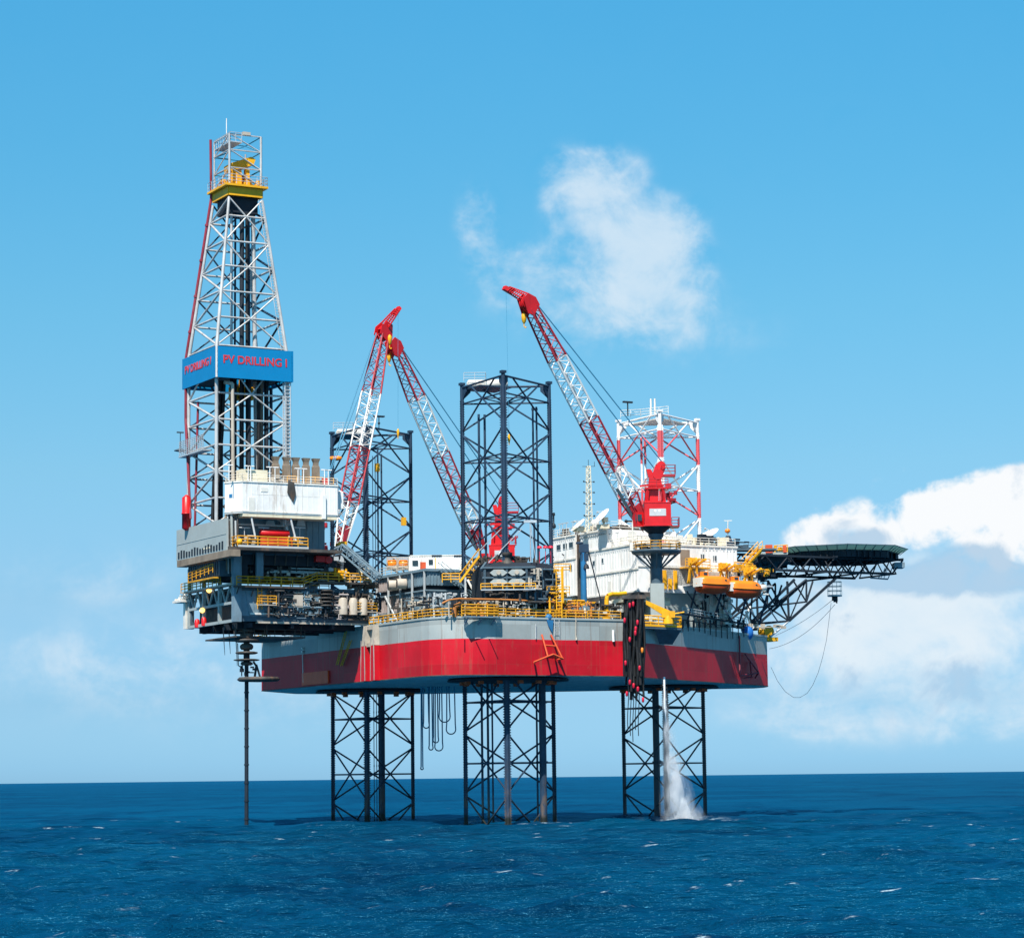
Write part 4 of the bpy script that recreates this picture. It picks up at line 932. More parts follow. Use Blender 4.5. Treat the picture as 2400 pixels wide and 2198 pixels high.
# ---------------------------------------------------------------- derrick
def build_derrick():
    root = thing('drilling_derrick', 'tall steel drilling derrick with blue lettered wind panel and yellow crown platform', 'derrick', (-31, 1, 38))
    P = lambda n, s, m, lab=None: make(n, s, m, root, lab)
    UC, VC = -30.75, 1.0
    zP0 = 60.2; zP1 = 64.45                         # blue panel
    zc = 85.9                                       # crown
    def hs(z):
        if z <= zP1: return 5.13, 5.13
        t = (z - zP1) / (zc - zP1); return 5.13 + (2.46 - 5.13) * t, 5.13 + (2.95 - 5.13) * t
    def cor(i, z):                                   # 0 near corner, then round
        a, b = hs(z); sg = [(-1, 1), (1, 1), (1, -1), (-1, -1)][i]
        return V(UC + a * sg[0], VC + b * sg[1], z)
    z0 = 36.6
    for i in range(4):
        s = MB(); s.tube(cor(i, z0), cor(i, zP1), .26, 8); s.tube(cor(i, zP1), cor(i, zc), .26, 8, .2); P('corner_leg', s, 'derrick')
    lv = [40.5, 44.0, 47.6, 51.2, 54.7, 58.3] + [zP1 + .35, 68.8, 72.5, 76.1, 79.65, 83.3]
    for z in lv:
        for i in range(4):
            j = (i + 1) % 4
            s = MB(); s.tube(cor(i, z), cor(j, z), .15, 6); P('horizontal_girt', s, 'derrick')
    lv2 = lv + [zc]
    for k in range(0, len(lv2) - 1):
        a, b = lv2[k], lv2[k + 1]
        for i in range(4):
            j = (i + 1) % 4
            m0 = (cor(i, b) + cor(j, b)) / 2; mm = (cor(i, a) + cor(j, a)) / 2
            s = MB()
            if i in (0, 2):
                if k % 2 == 0: s.tube(cor(i, a), m0, .12, 6); s.tube(cor(j, a), m0, .12, 6)
                else: s.tube(mm, cor(i, b), .12, 6); s.tube(mm, cor(j, b), .12, 6)
            else:
                (s.tube(cor(i, a), cor(j, b), .16, 6) if k % 2 else s.tube(cor(j, a), cor(i, b), .16, 6))
            P('diagonal_brace', s, 'derrick' if i in (0, 3) else 'navy')
    # blue wind panels: four walls, white corner strips and red lettering
    hu, hv = 5.55, 6.15
    pc = [V(UC - hu, VC + hv, 0), V(UC + hu, VC + hv, 0), V(UC + hu, VC - hv, 0), V(UC - hu, VC - hv, 0)]
    for i in range(4):
        a, b = pc[i], pc[(i + 1) % 4]; d = (b - a).normalized(); nn = V(d.y, -d.x, 0)
        s = MB(); s.prism([a + VZ * zP0 + d * .05, b + VZ * zP0 - d * .05, b + VZ * zP1 - d * .05, a + VZ * zP1 + d * .05], nn * -.12 if i != 9 else nn)
        P('wind_panel', s, 'signblue')
    for i in range(4):
        s = MB(); s.box(pc[i] + V(-.12, -.12, zP0), pc[i] + V(.12, .12, zP1 + .02)); P('panel_corner', s, 'boomwhite' if i == 0 else 'signblue')
    letters('lettering', 'PV DRILLING I', V(UC - hu + .95, VC + hv + .14, zP0 + 2.0), V(1, 0, 0), 1.55, 9.3, root, 'signred')
    letters('lettering', 'PV DRILLING I', V(UC - hu - .14, VC - hv + 1.0, zP0 + 2.0), V(0, 1, 0), 1.5, 9.6, root, 'signred')
    # racking board behind the panels, catwalks, dark underside
    s = MB(); s.box((UC - hu + .2, VC - hv + .2, zP0 + .5), (UC - 1.4, VC + hv - .2, zP0 + .75)); s.box((UC + 1.4, VC - hv + .2, zP0 + .5), (UC + hu - .2, VC + hv - .2, zP0 + .75)); s.box((UC - 1.4, VC + 2.2, zP0 + .5), (UC + 1.4, VC + hv - .2, zP0 + .75)); P('racking_board', s, 'navy_dark')
    s = MB(); c = V(UC + .2, VC + .8, zP0 - 1.2); s.box(c - V(1.5, .8, .9), c + V(1.5, .8, .9)); s.tube(c - VZ * 2, c + VZ * 3, .3, 8); s.tube(c + V(-1.6, 1, -1), c + V(-1.6, 1, 1.4), .2, 6); P('travelling_block', s, 'yellow')
    # drill pipe stands racked inside (dark) and guide rails
    for (du, dv, r, z1, m) in ((-2.2, 3.2, .22, 61, 'navy_dark'), (-.9, 3.4, .2, 61, 'black'), (.5, 3.0, .28, 61, 'navy_dark'), (1.8, 3.3, .25, 61, 'black'), (3.1, 3.1, .26, 61, 'navy_dark'), (.6, 2.2, .24, 84, 'black'), (-.9, 1.0, .16, 84, 'navy'), (-3.6, 1.8, .32, 60, 'navy_dark'), (-2.9, 1.4, .25, 60, 'navy'), (-1.2, 2, .3, 62, 'navy_dark'), (-.2, 2, .34, 83.5, 'navy_dark'), (1.2, 1.6, .22, 84, 'navy'), (2.6, 2.2, .34, 62, 'brown'), (3.6, 1.6, .3, 61, 'navy_dark'), (4.6, 1, .25, 60, 'navy')):
        s = MB(); s.tube(V(UC + du, VC + dv, z0), V(UC + du * (1 if z1 < 66 else .8), VC + dv, z1), r, 8); P('racked_pipe', s, m)
    s = MB(); s.tube(V(UC - 1.5, VC + 1.5, zP1), V(UC - 1.3, VC + 1, 84.5), .2, 8); P('guide_rail', s, 'derrick')
    s = MB(); s.tube(V(UC + 2.4, VC + 1.5, z0), V(UC + 1.9, VC + 1, 84.5), .33, 8); P('guide_rail', s, 'derrick')
    # thick dark service loop inside the near corner
    s = MB(); b = V(UC - 4.0, VC + 3.2, 0)
    for dx, dy in ((0, 0), (.35, .2), (-.3, .3), (.15, -.35), (.5, -.1)):
        s.path([b + V(dx - .9, dy, z0), b + V(dx - .5, dy, 47), b + V(dx, dy, 53), b + V(dx + .3, dy, zP0)], .24, 6)
    P('service_loop', s, 'black')
    # mud standpipe: pale bent pipe in the starboard face
    s = MB(); p = V(UC - 2.9, VC + 5.35, 0); s.path([p + V(-1.2, 0, 59.7), p + V(0, 0, 59.6), p + VZ * 59, p + V(.1, 0, 46), p + V(.1, 0, z0)], .25, 8); P('standpipe', s, 'beige')
    # caged ladder trunk at the far right corner
    s = MB(); c = V(UC + 5.13, VC + 5.13, 0)
    for dx, dy in ((-.55, .15), (.25, .15), (.25, .8), (-.55, .8)): s.tube(c + V(dx, dy, z0 + 4), c + V(dx, dy, zP0), .09, 5)
    for z in np.arange(z0 + 4, zP0, .5): s.tube(c + V(-.55, .8, z), c + V(.25, .8, z), .07, 4); s.tube(c + V(.25, .15, z), c + V(.25, .8, z), .07, 4); s.tube(c + V(-.55, .15, z), c + V(.25, .15, z + .25), .05, 4)
    P('ladder_cage', s, 'galv')
    s = MB(); s.ladder(cor(1, zP1) + V(-.6, .3, 0), cor(1, zc) + V(-.4, .3, 0), .5, V(1, 0, 0)); P('ladder', s, 'derrick')
    # maroon vent pipe up the port-aft corner, ending in the red silencer drum
    s = MB(); o = V(-.35, -.25, 0)
    a = QU(447, 1165, UC - 6.2)
    s.tube(V(UC - 5.9, a.y - .8, 41.8), cor(3, 56) + o, .17, 7, .2); s.tube(cor(3, 56) + o, cor(3, zP0) + o, .2, 8); s.tube(cor(3, zP1) + o, cor(3, zc + 1) + o, .2, 8); s.tube(cor(3, zc + 1) + o, V(UC - 2.95, VC - 2.7, 95.2), .2, 8)
    for z in (68, 73, 78, 83): s.tube(cor(3, z) + o, cor(3, z + .3) + o, .3, 8)
    P('vent_pipe', s, 'maroon')
    c0 = QU(437, 1238, UC - 6.2); s = MB(); s.lathe(c0, [(.2, -.3), (.62, 0), (.62, 1.9), (.7, 1.92), (.7, 2.1), (.62, 2.12), (.62, 4.2), (.15, 4.6)], 14); P('silencer_drum', s, 'red')
    s = MB(); s.tube(V(UC - 5.3, VC - 2.5, z0), V(UC - 4.9, VC - 2.2, 58), .17, 7); P('vent_pipe', s, 'maroon')
    # port balcony half way up with windsock post
    s = MB(); a = cor(3, 50.7); b = cor(0, 50.7); s.box((a.x - 1.1, a.y - 1, 50.6), (a.x + .2, b.y - 2.2, 50.8)); P('side_balcony', s, 'galv')
    s = MB()
    for z in (0, .5, 1.0, 1.5): s.rail([V(a.x - 1, a.y - .9, 50.8 + z), V(a.x - 1, b.y - 2.3, 50.8 + z)], r=.05, h=.5, rails=2, step=.7)
    P('handrail', s, 'galv')
    s = MB(); q = V(a.x - .5, a.y - 1.9, 51.8); s.lathe(q, [(.1, -.25), (.85, -.1), (.85, .0), (.2, .25)], 14); s.tube(q, q + VZ * 2.6, .07, 5); s.box(q + V(-.5, -.1, 2.4), q + V(.5, .1, 2.6)); s.tube(q, V(a.x, a.y, 51), .08, 5); P('beacon_arm', s, 'bluegrey_dark')
    # crown: yellow platform, crown block, gin-pole frame
    hx, hy = 3.15, 3.5; zc2 = zc + 1.6
    s = MB(); s.box((UC - hx, VC - hy, zc2), (UC + hx, VC + hy, zc2 + .3)); P('crown_platform', s, 'yellow')
    s = MB(); a_, b_ = 2.5, 2.85
    for p, q in (((-a_, b_), (a_, b_)), ((a_, b_), (a_, -b_)), ((a_, -b_), (-a_, -b_)), ((-a_, -b_), (-a_, b_))): s.bar(V(UC + p[0], VC + p[1], zc2 - .65), V(UC + q[0], VC + q[1], zc2 - .65), .25, 1.2)
    P('crown_beam', s, 'yellow')
    s = MB(); s.box((UC - 2.2, VC - 2, zc - 1.8), (UC + 2.2, VC + 2, zc + .4)); P('water_table', s, 'navy_dark')
    s = MB(); s.rail([V(UC - hx + .1, VC + hy - .1, zc2 + .3), V(UC + hx - .1, VC + hy - .1, zc2 + .3), V(UC + hx - .1, VC - hy + .1, zc2 + .3)], r=.045, h=1.3, rails=3); s.rail([V(UC - hx + .1, VC + hy - .1, zc2 + .3), V(UC - hx + .1, VC - hy + .1, zc2 + .3)], r=.045, h=1.3, rails=3); P('handrail', s, 'galv')
    s = MB(); c = V(UC + .2, VC, zc2 + .3)
    for k in range(4): s.lathe(c + V(-.9 + k * .5, -.2, 1.3), [(.9, 0), (.95, .1), (.9, .2)], 16, V(1, 0, 0))
    for dx in (-1.3, .9): s.box(c + V(dx, -1.2, 0), c + V(dx + .25, 1.2, 1.5)); s.box(c + V(dx, -.4, 1.5), c + V(dx + .25, .4, 3.0))
    s.prism([c + V(-1.7, 1.5, 2.2), c + V(1.6, 1.5, 3.4), c + V(1.9, 1.5, 4.2), c + V(1.2, 1.5, 4.5), c + V(-1.8, 1.5, 3.3)], V(0, -2.6, 0)); s.box(c + V(-1.6, .9, 0), c + V(-.2, 1.5, 2.4)); s.box(c + V(.5, .9, 0), c + V(1.0, 1.5, 2.6))
    s.clutter(c + V(-3.2, -1, 0), c + V(3, 2.2, .8), 16, .2, .8, .3); P('crown_block', s, 'yellow')
    zt = 94.9; fx, fy = 2.35, 2.8
    fc = [V(UC - fx, VC + fy, 0), V(UC + fx, VC + fy, 0), V(UC + fx, VC - fy, 0), V(UC - fx, VC - fy, 0)]
    for i in range(4):
        s = MB(); s.tube(fc[i] + VZ * (zc2 + .3), fc[i] + VZ * (zt - (1.2 if i == 2 else 0)), .17 if i < 2 else .12, 6); P('gin_pole_post', s, 'derrick')
        j = (i + 1) % 4
        s = MB()
        for z in (90.2, 92.7, zt): s.tube(fc[i] + VZ * z, fc[j] + VZ * z, .1, 5)
        for k, (a, b) in enumerate(((zc2 + .4, 90.2), (90.2, 92.7), (92.7, zt))): p, q = (fc[i], fc[j]) if i in (1, 3) else (fc[j], fc[i]); s.tube(p + VZ * a, q + VZ * b, .09, 5)
        P('gin_pole_bracing', s, 'derrick' if i in (0, 3) else 'cable_blue')
    s = MB(); s.box((UC - fx, VC - fy, 93.7), (UC - .6, VC + fy + .3, 93.85)); s.rail([V(UC - fx, VC - fy, 93.8), V(UC - fx, VC + fy + .2, 93.8), V(UC - .6, VC + fy + .2, 93.8)], r=.045, h=1.3, step=.8); P('top_landing', s, 'galv')
    s = MB(); s.tube(V(UC - 1.9, VC + .6, 94), V(UC - 1.9, VC + .6, 97.6), .07, 6); P('lightning_rod', s, 'white')
    s = MB(); s.box((UC - .4, VC + fy - .3, zt), (UC + .7, VC + fy + .2, zt + .45)); P('sheave_box', s, 'beige')
    return root
build_derrick()

# ---------------------------------------------------------------- riser
def build_riser():
    c = QY(578, 1460, 343.0); c.z = 0
    root = thing('drilling_riser', 'slim dark riser pipe running from the cantilever down into the sea', 'riser', c)
    s = MB(); s.tube(c - VZ * 4, c + VZ * 22, .27, 12); s.tube(c + VZ * 22, c + VZ * 28, .42, 12)
    for z in np.arange(1, 20, 2.4): s.lathe(c + VZ * z, [(.34, 0), (.34, .18)], 12)
    make('riser_pipe', s, 'navy_dark', root)
    s = MB()
    for z, r, h in ((24.6, 1.7, .45), (23.6, .9, .8), (23.0, 1.5, .35), (22.1, 1.75, .25), (21.5, .8, .5), (25.3, .9, .5), (26, 1.1, .2)): s.lathe(c + VZ * z, [(.3, 0), (r * .8, 0), (r, h * .3), (r, h * .7), (r * .7, h), (.3, h + .05)], 18)
    make('wellhead_flange', s, 'stained', root)
    s = MB(); s.lathe(c + VX * 1.6 + VZ * 19.5, [(.3, -.25), (2.6, -.15), (2.9, .1), (2.6, .4), (.3, .5)], 22); make('tension_ring', s, 'stained', root)
    s = MB(); s.path([c + VX * 1.1 + VZ * 20, c + VX * 1.3 + VZ * 21.4, c + VX * .9 + VZ * 22], .16, 6); s.path([c + VX * 1.9 + VZ * 19.6, c + VX * 1.3 + VZ * 21.6], .14, 6); s.path([c - VX * 1.2 + VZ * 24.5, c - VX * 1.1 + VZ * 21.5, c - VX * .4 + VZ * 21], .07, 5)
    s.clutter(c + V(-.8, -.5, 20), c + V(.9, .6, 22), 16, .15, .5); make('control_lines', s, 'navy_dark', root)
build_riser()
random.seed(33)
# ---------------------------------------------------------------- cranes
def build_crane(label, base, zdeck, zped, hw, foot, knots, jib, Yf, Yh, top, hook, line, mats=None, plate=True):
    """base: pedestal centre (u,v). foot/knots/jib/top: surveyed pixels, given their distance"""
    b = V(base[0], base[1], 0)
    root = thing('pedestal_crane', label, 'crane', b + VZ * zdeck, 'red and white pedestal cranes of the platform')
    P = lambda n, s, m, lab=None, par=None: make(n, s, m, par or root, lab)
    s = MB(); s.lathe(b, [(.82, zdeck + 5), (.82, zped)], 20)
    s.lathe(b, [(.95, zped - .5), (1.1, zped - .1), (1.1, zped)], 20); P('pedestal', s, 'bluegrey_dark')
    s = MB(); s.cbox(b + VZ * (zdeck + 2.9), 1.9, 1.9, 5.8, VX); P('pedestal_base', s, 'grey')
    s = MB(); s.lathe(b, [(1.0, zped), (1.15, zped + .2), (2.1, zped + .95), (2.1, zped + 1.05)], 20); P('slew_ring', s, 'navy_dark')
    z0 = zped + 1.0; h = 3.0
    c = b + VX * .2
    s = MB(); s.cbox(c + VZ * (z0 + .1), hw + .3, 4.2, .2, VX); s.cbox(c + VZ * (z0 + .2 + h / 2), hw, 4, h, VX); s.cbox(c + VZ * (z0 + h + .25), hw + .15, 4.1, .1, VX)
    hs_ = P('machinery_house', s, 'red')
    if plate:
        s = MB(); f = c - VY * 2.02; s.cbox(f + VZ * (z0 + 1.9), 2.3, .03, 1.0, VX); P('name_plate', s, 'rail_grey', None, hs_)
        s = MB(); f = f - VY * .02
        for dx in (-.35, .25): s.cbox(f + VX * dx + VZ * (z0 + 2.1), .28, .03, .3, VX)
        P('name_plate_mark', s, 'white', None, hs_)
    s = MB(); q = c + VX * (hw / 2); s.cbox(q + VX * .6 + VZ * z0, 1.2, 3.4, .1, VX)
    s.rail([q - VY * 1.6 + VX * .1 + VZ * z0, q - VY * 1.6 + VX * 1.15 + VZ * z0, q + VY * 1.6 + VX * 1.15 + VZ * z0], r=.05, h=1.2); P('side_landing', s, 'boomred')
    s = MB(); q = c - VX * (hw / 2 + .8) - VY * .9; s.hexa([q + V(-.5, -.6, z0), q + V(.5, -.6, z0), q + V(.5, .6, z0), q + V(-.5, .6, z0), q + V(-.7, -.6, z0 + 2), q + V(.5, -.6, z0 + 2), q + V(.5, .6, z0 + 2), q + V(-.7, .6, z0 + 2)]); P('operator_cab', s, 'red')
    s = MB(); s.cbox(q - VY * .75 + VZ * (z0 + 1.2), .9, .04, .9, VX); P('cab_window', s, 'glass')
    # mast (gantry) above the house
    t = QY(*top, Yf); t = V(t.x, t.y, t.z)
    zb = z0 + h + .3
    H = max(1.5, t.z - zb)
    s = MB(); m0 = c - VX * .25; z1 = zb + H * .36
    for dx in (-1.25, 1.25):
        for dy in (-1.2, 1.2): s.bar(m0 + VX * dx + VY * dy + VZ * zb, m0 + VX * dx * .85 + VY * dy + VZ * z1, .35)
    s.cbox(m0 + VX * -.3 + VZ * (zb + H * .18), 1.5, 1.6, H * .36, VX); s.cbox(m0 + VX * .2 + VZ * (z1 + .1), 3.3, 2.9, .22, VX); s.cbox(m0 + VZ * (zb + .15), 2.9, 2.8, .25, VX)
    z2 = zb + H * .74; k0 = m0 + VX * .1
    def slab(p, q, wp, wq, d): s.hexa([p + VX * e * wp / 2 + VY * f * d / 2 for f, e in ((-1, -1), (-1, 1), (1, 1), (1, -1))] + [q + VX * e * wq / 2 + VY * f * d / 2 for f, e in ((-1, -1), (-1, 1), (1, 1), (1, -1))])
    slab(k0 + VZ * z1, k0 + VX * -.1 + VZ * z2, 2.1, 1.45, 1.5)
    slab(k0 + VX * -.5 + VZ * (z2 - .3), k0 + VX * -.95 + VZ * (z2 + H * .15), 1.0, .6, 1.3)
    s.bar(k0 + VX * .2 + VZ * (z2 - .2), t, 1.1, .95); s.lathe(t - VY * .7, [(.62, 0), (.62, 1.4)], 14, VY)
    s.lathe(k0 + VX * .35 + VZ * (z2 + .1) - VY * .85, [(.75, 0), (.75, 1.7)], 16, VY); s.bar(k0 - VX * .9 + VZ * (z1 + H * .13), k0 - VX * 2.2 + VZ * (z1 + H * .10), .25)
    P('mast', s, 'red')
    s = MB(); e0 = k0 + VX * 1.7 + VZ * (z2 - .1); s.cbox(e0, 2.2, 1.6, .3, VX); s.rail([e0 + V(0, 0, .15) - VX * 1 - VY * .8, e0 + VZ * .15 + VX * 1.1 - VY * .8, e0 + VZ * .15 + VX * 1.1 + VY * .8], r=.05, h=1.3)
    s.rail([m0 + VX * -1.4 - VY * 1.4 + VZ * (z1 + .2), m0 + VX * 1.8 - VY * 1.4 + VZ * (z1 + .2)], r=.05); s.clutter(c + VX * .7 - VY * 2 + VZ * zb, c + VX * 2 + VY * .5 + VZ * (zb + 1.5), 18, .2, .7)
    s.cbox(m0 + VX * 1.9 + VZ * (z1 + .5), .8, .9, .7, VX); P('mast_platform', s, 'boomred')
    # boom: four-chord lattice in painted sections
    A = QY(*foot, Yf); B = QY(*knots[-1][0], Yh)
    D = (B - A).normalized(); side = D.cross(VZ).normalized(); up = side.cross(D).normalized()
    L = (B - A).length
    def tpar(px):                              # nearest parameter on the boom axis for a surveyed pixel
        best = None
        for i in range(401):
            q = A.lerp(B, i / 400); wq = W(q)
            x, y, z = wq.x, wq.y, wq.z - CH
            f = y * cp + z * sp; r = x / f; uu = (-y * sp + z * cp) / f
            X = CX + (r * cr - uu * sr) * F; Yp = CY - (uu * cr + r * sr) * F
            e = (X - px[0]) ** 2 + (Yp - px[1]) ** 2
            if best is None or e < best[0]: best = (e, i / 400)
        return best[1]
    ts = [0.0] + [tpar(k[0]) for k in knots[:-1]] + [1.0]
    wid = lambda t: 1.0 + min(t, .12) / .12 * 1.05 - max(0, t - .75) / .25 * .75
    for (t0, t1), (px, m) in zip(zip(ts[:-1], ts[1:]), knots):
        s = MB(); w0, w1 = wid(t0), wid(t1)
        s.lattice(A.lerp(B, t0), A.lerp(B, t1), w0, w0 * .95, w1, w1 * .95, side, up, 1.9, .15, .06)
        P('boom_section', s, m)
    # solid cheek plates at the foot
    s = MB()
    for e in (-1, 1): s.prism([A + side * (e * .75) - D * 1.2, A + side * (e * .75) + D * 3.2 + up * .55, A + side * (e * .75) + D * 3.2 - up * .55], side * .15)
    P('boom_foot', s, 'boomred')
    s = MB(); s.bar(A - up * .9 + D * .5, A - up * 1.15 + D * L * .19, .5, .18); P('luffing_guard', s, 'grey')
    # boom head sheave box and jib
    s = MB()
    J = QY(*jib, Yh - 1.0) if jib else None
    hd = B + D * 1.0
    for e in (-1, 1):
        s.prism([B + side * (e * .62) - D * .9 - up * .55, B + side * (e * .62) - D * .2 - up * 1.35, hd + side * (e * .62) + D * .9 - up * .9, hd + side * (e * .62) + D * 1.1 + up * .25, hd + side * (e * .62) + up * 1.1, B + side * (e * .62) - D * .2 + up * 1.1], side * (.12 * e))
    for k in (-.35, 0, .35): s.lathe(hd + side * k - up * .4, [(.8, -.08), (.85, 0), (.8, .08)], 16, side)
    s.bar(B - up * .9, hd + up * .6, 1.0, .8)
    P('boom_head', s, 'red')
    if J:
        s = MB(); a = hd + D * .6; dj = (J - a).normalized(); sj = dj.cross(VZ).normalized(); uj = sj.cross(dj)
        for e in (-1, 1):
            for w_ in (-1, 1): s.bar(a + side * (e * .45) + uj * (w_ * .5), J + side * (e * .25) + uj * (w_ * .28), .15, .17)
        for k in range(9):
            p = a.lerp(J, k / 9); q = a.lerp(J, (k + 1) / 9); f0 = .55 - .27 * k / 9
            for e in (-1, 1): s.tube(p + side * (e * .42) + uj * f0, q + side * (e * .40) - uj * f0, .06, 4)
        s.prism([J - dj * 1.0 + side * .3 + uj * .3, J + dj * .5 + side * .3 + uj * .2, J + dj * .5 + side * .3 - uj * .35, J - dj * .8 + side * .3 - uj * .45], side * -.6)
        P('fly_jib', s, 'red')
        s = MB(); q = QY(*line, Yh - 1.0); s.tube(J + dj * .2, V(J.x, J.y, q.z), .022, 4); P('hoist_rope', s, 'cable_blue')
        s = MB(); g = V(J.x, J.y, q.z); s.lathe(g - VZ * 1.1, [(.05, -.7), (.1, -.3), (.2, 0), (.2, .5), (.08, .8)], 8); P('whip_hook', s, 'yellow')
    # pendant lines from the boom head to the mast
    s = MB()
    for e in (-1, 1):
        s.tube(B + up * (.75 + .3 * e) + side * (e * .3), t + side * (e * .3) + VZ * (e * .5 - .4) + VX * (e * .3), .085, 5)
    P('pendant_line', s, 'cable_blue')
    # main hook block
    g = QY(*hook, Yh); s = MB(); hp = hd - up * .9
    for e in (-.2, .2): s.tube(V(hp.x + e * .5, hp.y, hp.z), g + VZ * .9 + V(e * .5, 0, 0), .03, 4)
    s.lathe(g, [(.1, -.75), (.26, -.5), (.36, 0), (.34, .5), (.12, .8)], 10); s.path([g - VZ * .7, g - VZ * 1.15, g + VX * .2 - VZ * 1.35, g + VX * .3 - VZ * 1.15], .07, 6)
    P('hook_block', s, 'yellow')
    return root, b, z0
ra, pa, za = build_crane('red crane in front of the banded leg, striped boom leaning towards the middle leg', tuple(QV(1541, 1450, 22.6))[:2], ZD, 39.6, 3.7, (1507, 1230),
    [((1470, 1163), 'boomred'), ((1440, 1100), 'boomwhite'), ((1378, 985), 'boomred'), ((1310, 838), 'boomwhite'), ((1244, 722), 'boomred')], (1189, 677), 356, 344, (1549, 1092), (1228, 746), (1197, 1012))
pb = QY(1174, 1330, 400)
build_crane('red crane half hidden behind the middle leg, its striped boom leaning left', (pb.x, pb.y), ZD, 38.0, 4.0, (1127, 1285),
    [((1106, 1232), 'boomred'), ((1085, 1182), 'boomwhite'), ((1037, 1062), 'boomred'), ((973, 935), 'boomwhite'), ((928, 822), 'boomred')], None, 400, 386, (1178, 1172), (912, 838), None, plate=True)
pc_ = QY(775, 1350, 368)
build_crane('leftmost crane, striped boom leaning right in front of the far leg', (pc_.x - 1.6, pc_.y - 3), ZD, 34.5, 3.6, (797, 1282),
    [((815, 1180), 'boomwhite'), ((848, 1052), 'boomred'), ((871, 920), 'boomwhite'), ((897, 786), 'boomred')], (931, 726), 366, 372, (762, 1130), (913, 797), (941, 1000), plate=False)

# crane service gallery on the starboard pedestal
def build_gallery():
    b = V(pa.x, pa.y, 0); z = 37.3
    root = thing('crane_gallery', 'round grey walkway with yellow rail round the pedestal of the bow crane', 'walkway', b + VZ * z)
    s = MB(); s.lathe(b + VZ * z, [(.85, -.5), (3.3, -.45), (3.5, -.2), (3.5, 0), (.85, 0)], 22); make('gallery_floor', s, 'bluegrey_dark', root)
    s = MB(); pts = [b + V(3.4 * math.cos(t), 3.4 * math.sin(t), z) for t in np.linspace(0, 2 * math.pi, 17)]; s.rail(pts, r=.055, h=1.15); make('handrail', s, 'railyellow', root)
    s = MB()
    for i in range(9):
        t = i * .7; s.bar(b + V(3.2 * math.cos(t), 3.2 * math.sin(t), z - .4), b + V(.85 * math.cos(t), .85 * math.sin(t), z - 2.4), .16)
    make('gallery_bracket', s, 'bluegrey_dark', root)
    s = MB(); s.clutter(b + V(-2.8, -2.8, z), b + V(2.8, 2.8, z + .9), 16, .2, .6); make('gallery_equipment', s, 'stained', root)
    s = MB(); q = b - VX * 2.9 - VY * .8; s.prism([q + V(0, 0, z), q + VX * -.8 + VZ * z, q + VX * -.8 + VZ * (z + 1.1), q + VZ * (z + 1.2)], VY * 1.5); make('gallery_screen', s, 'offwhite', root)
build_gallery()

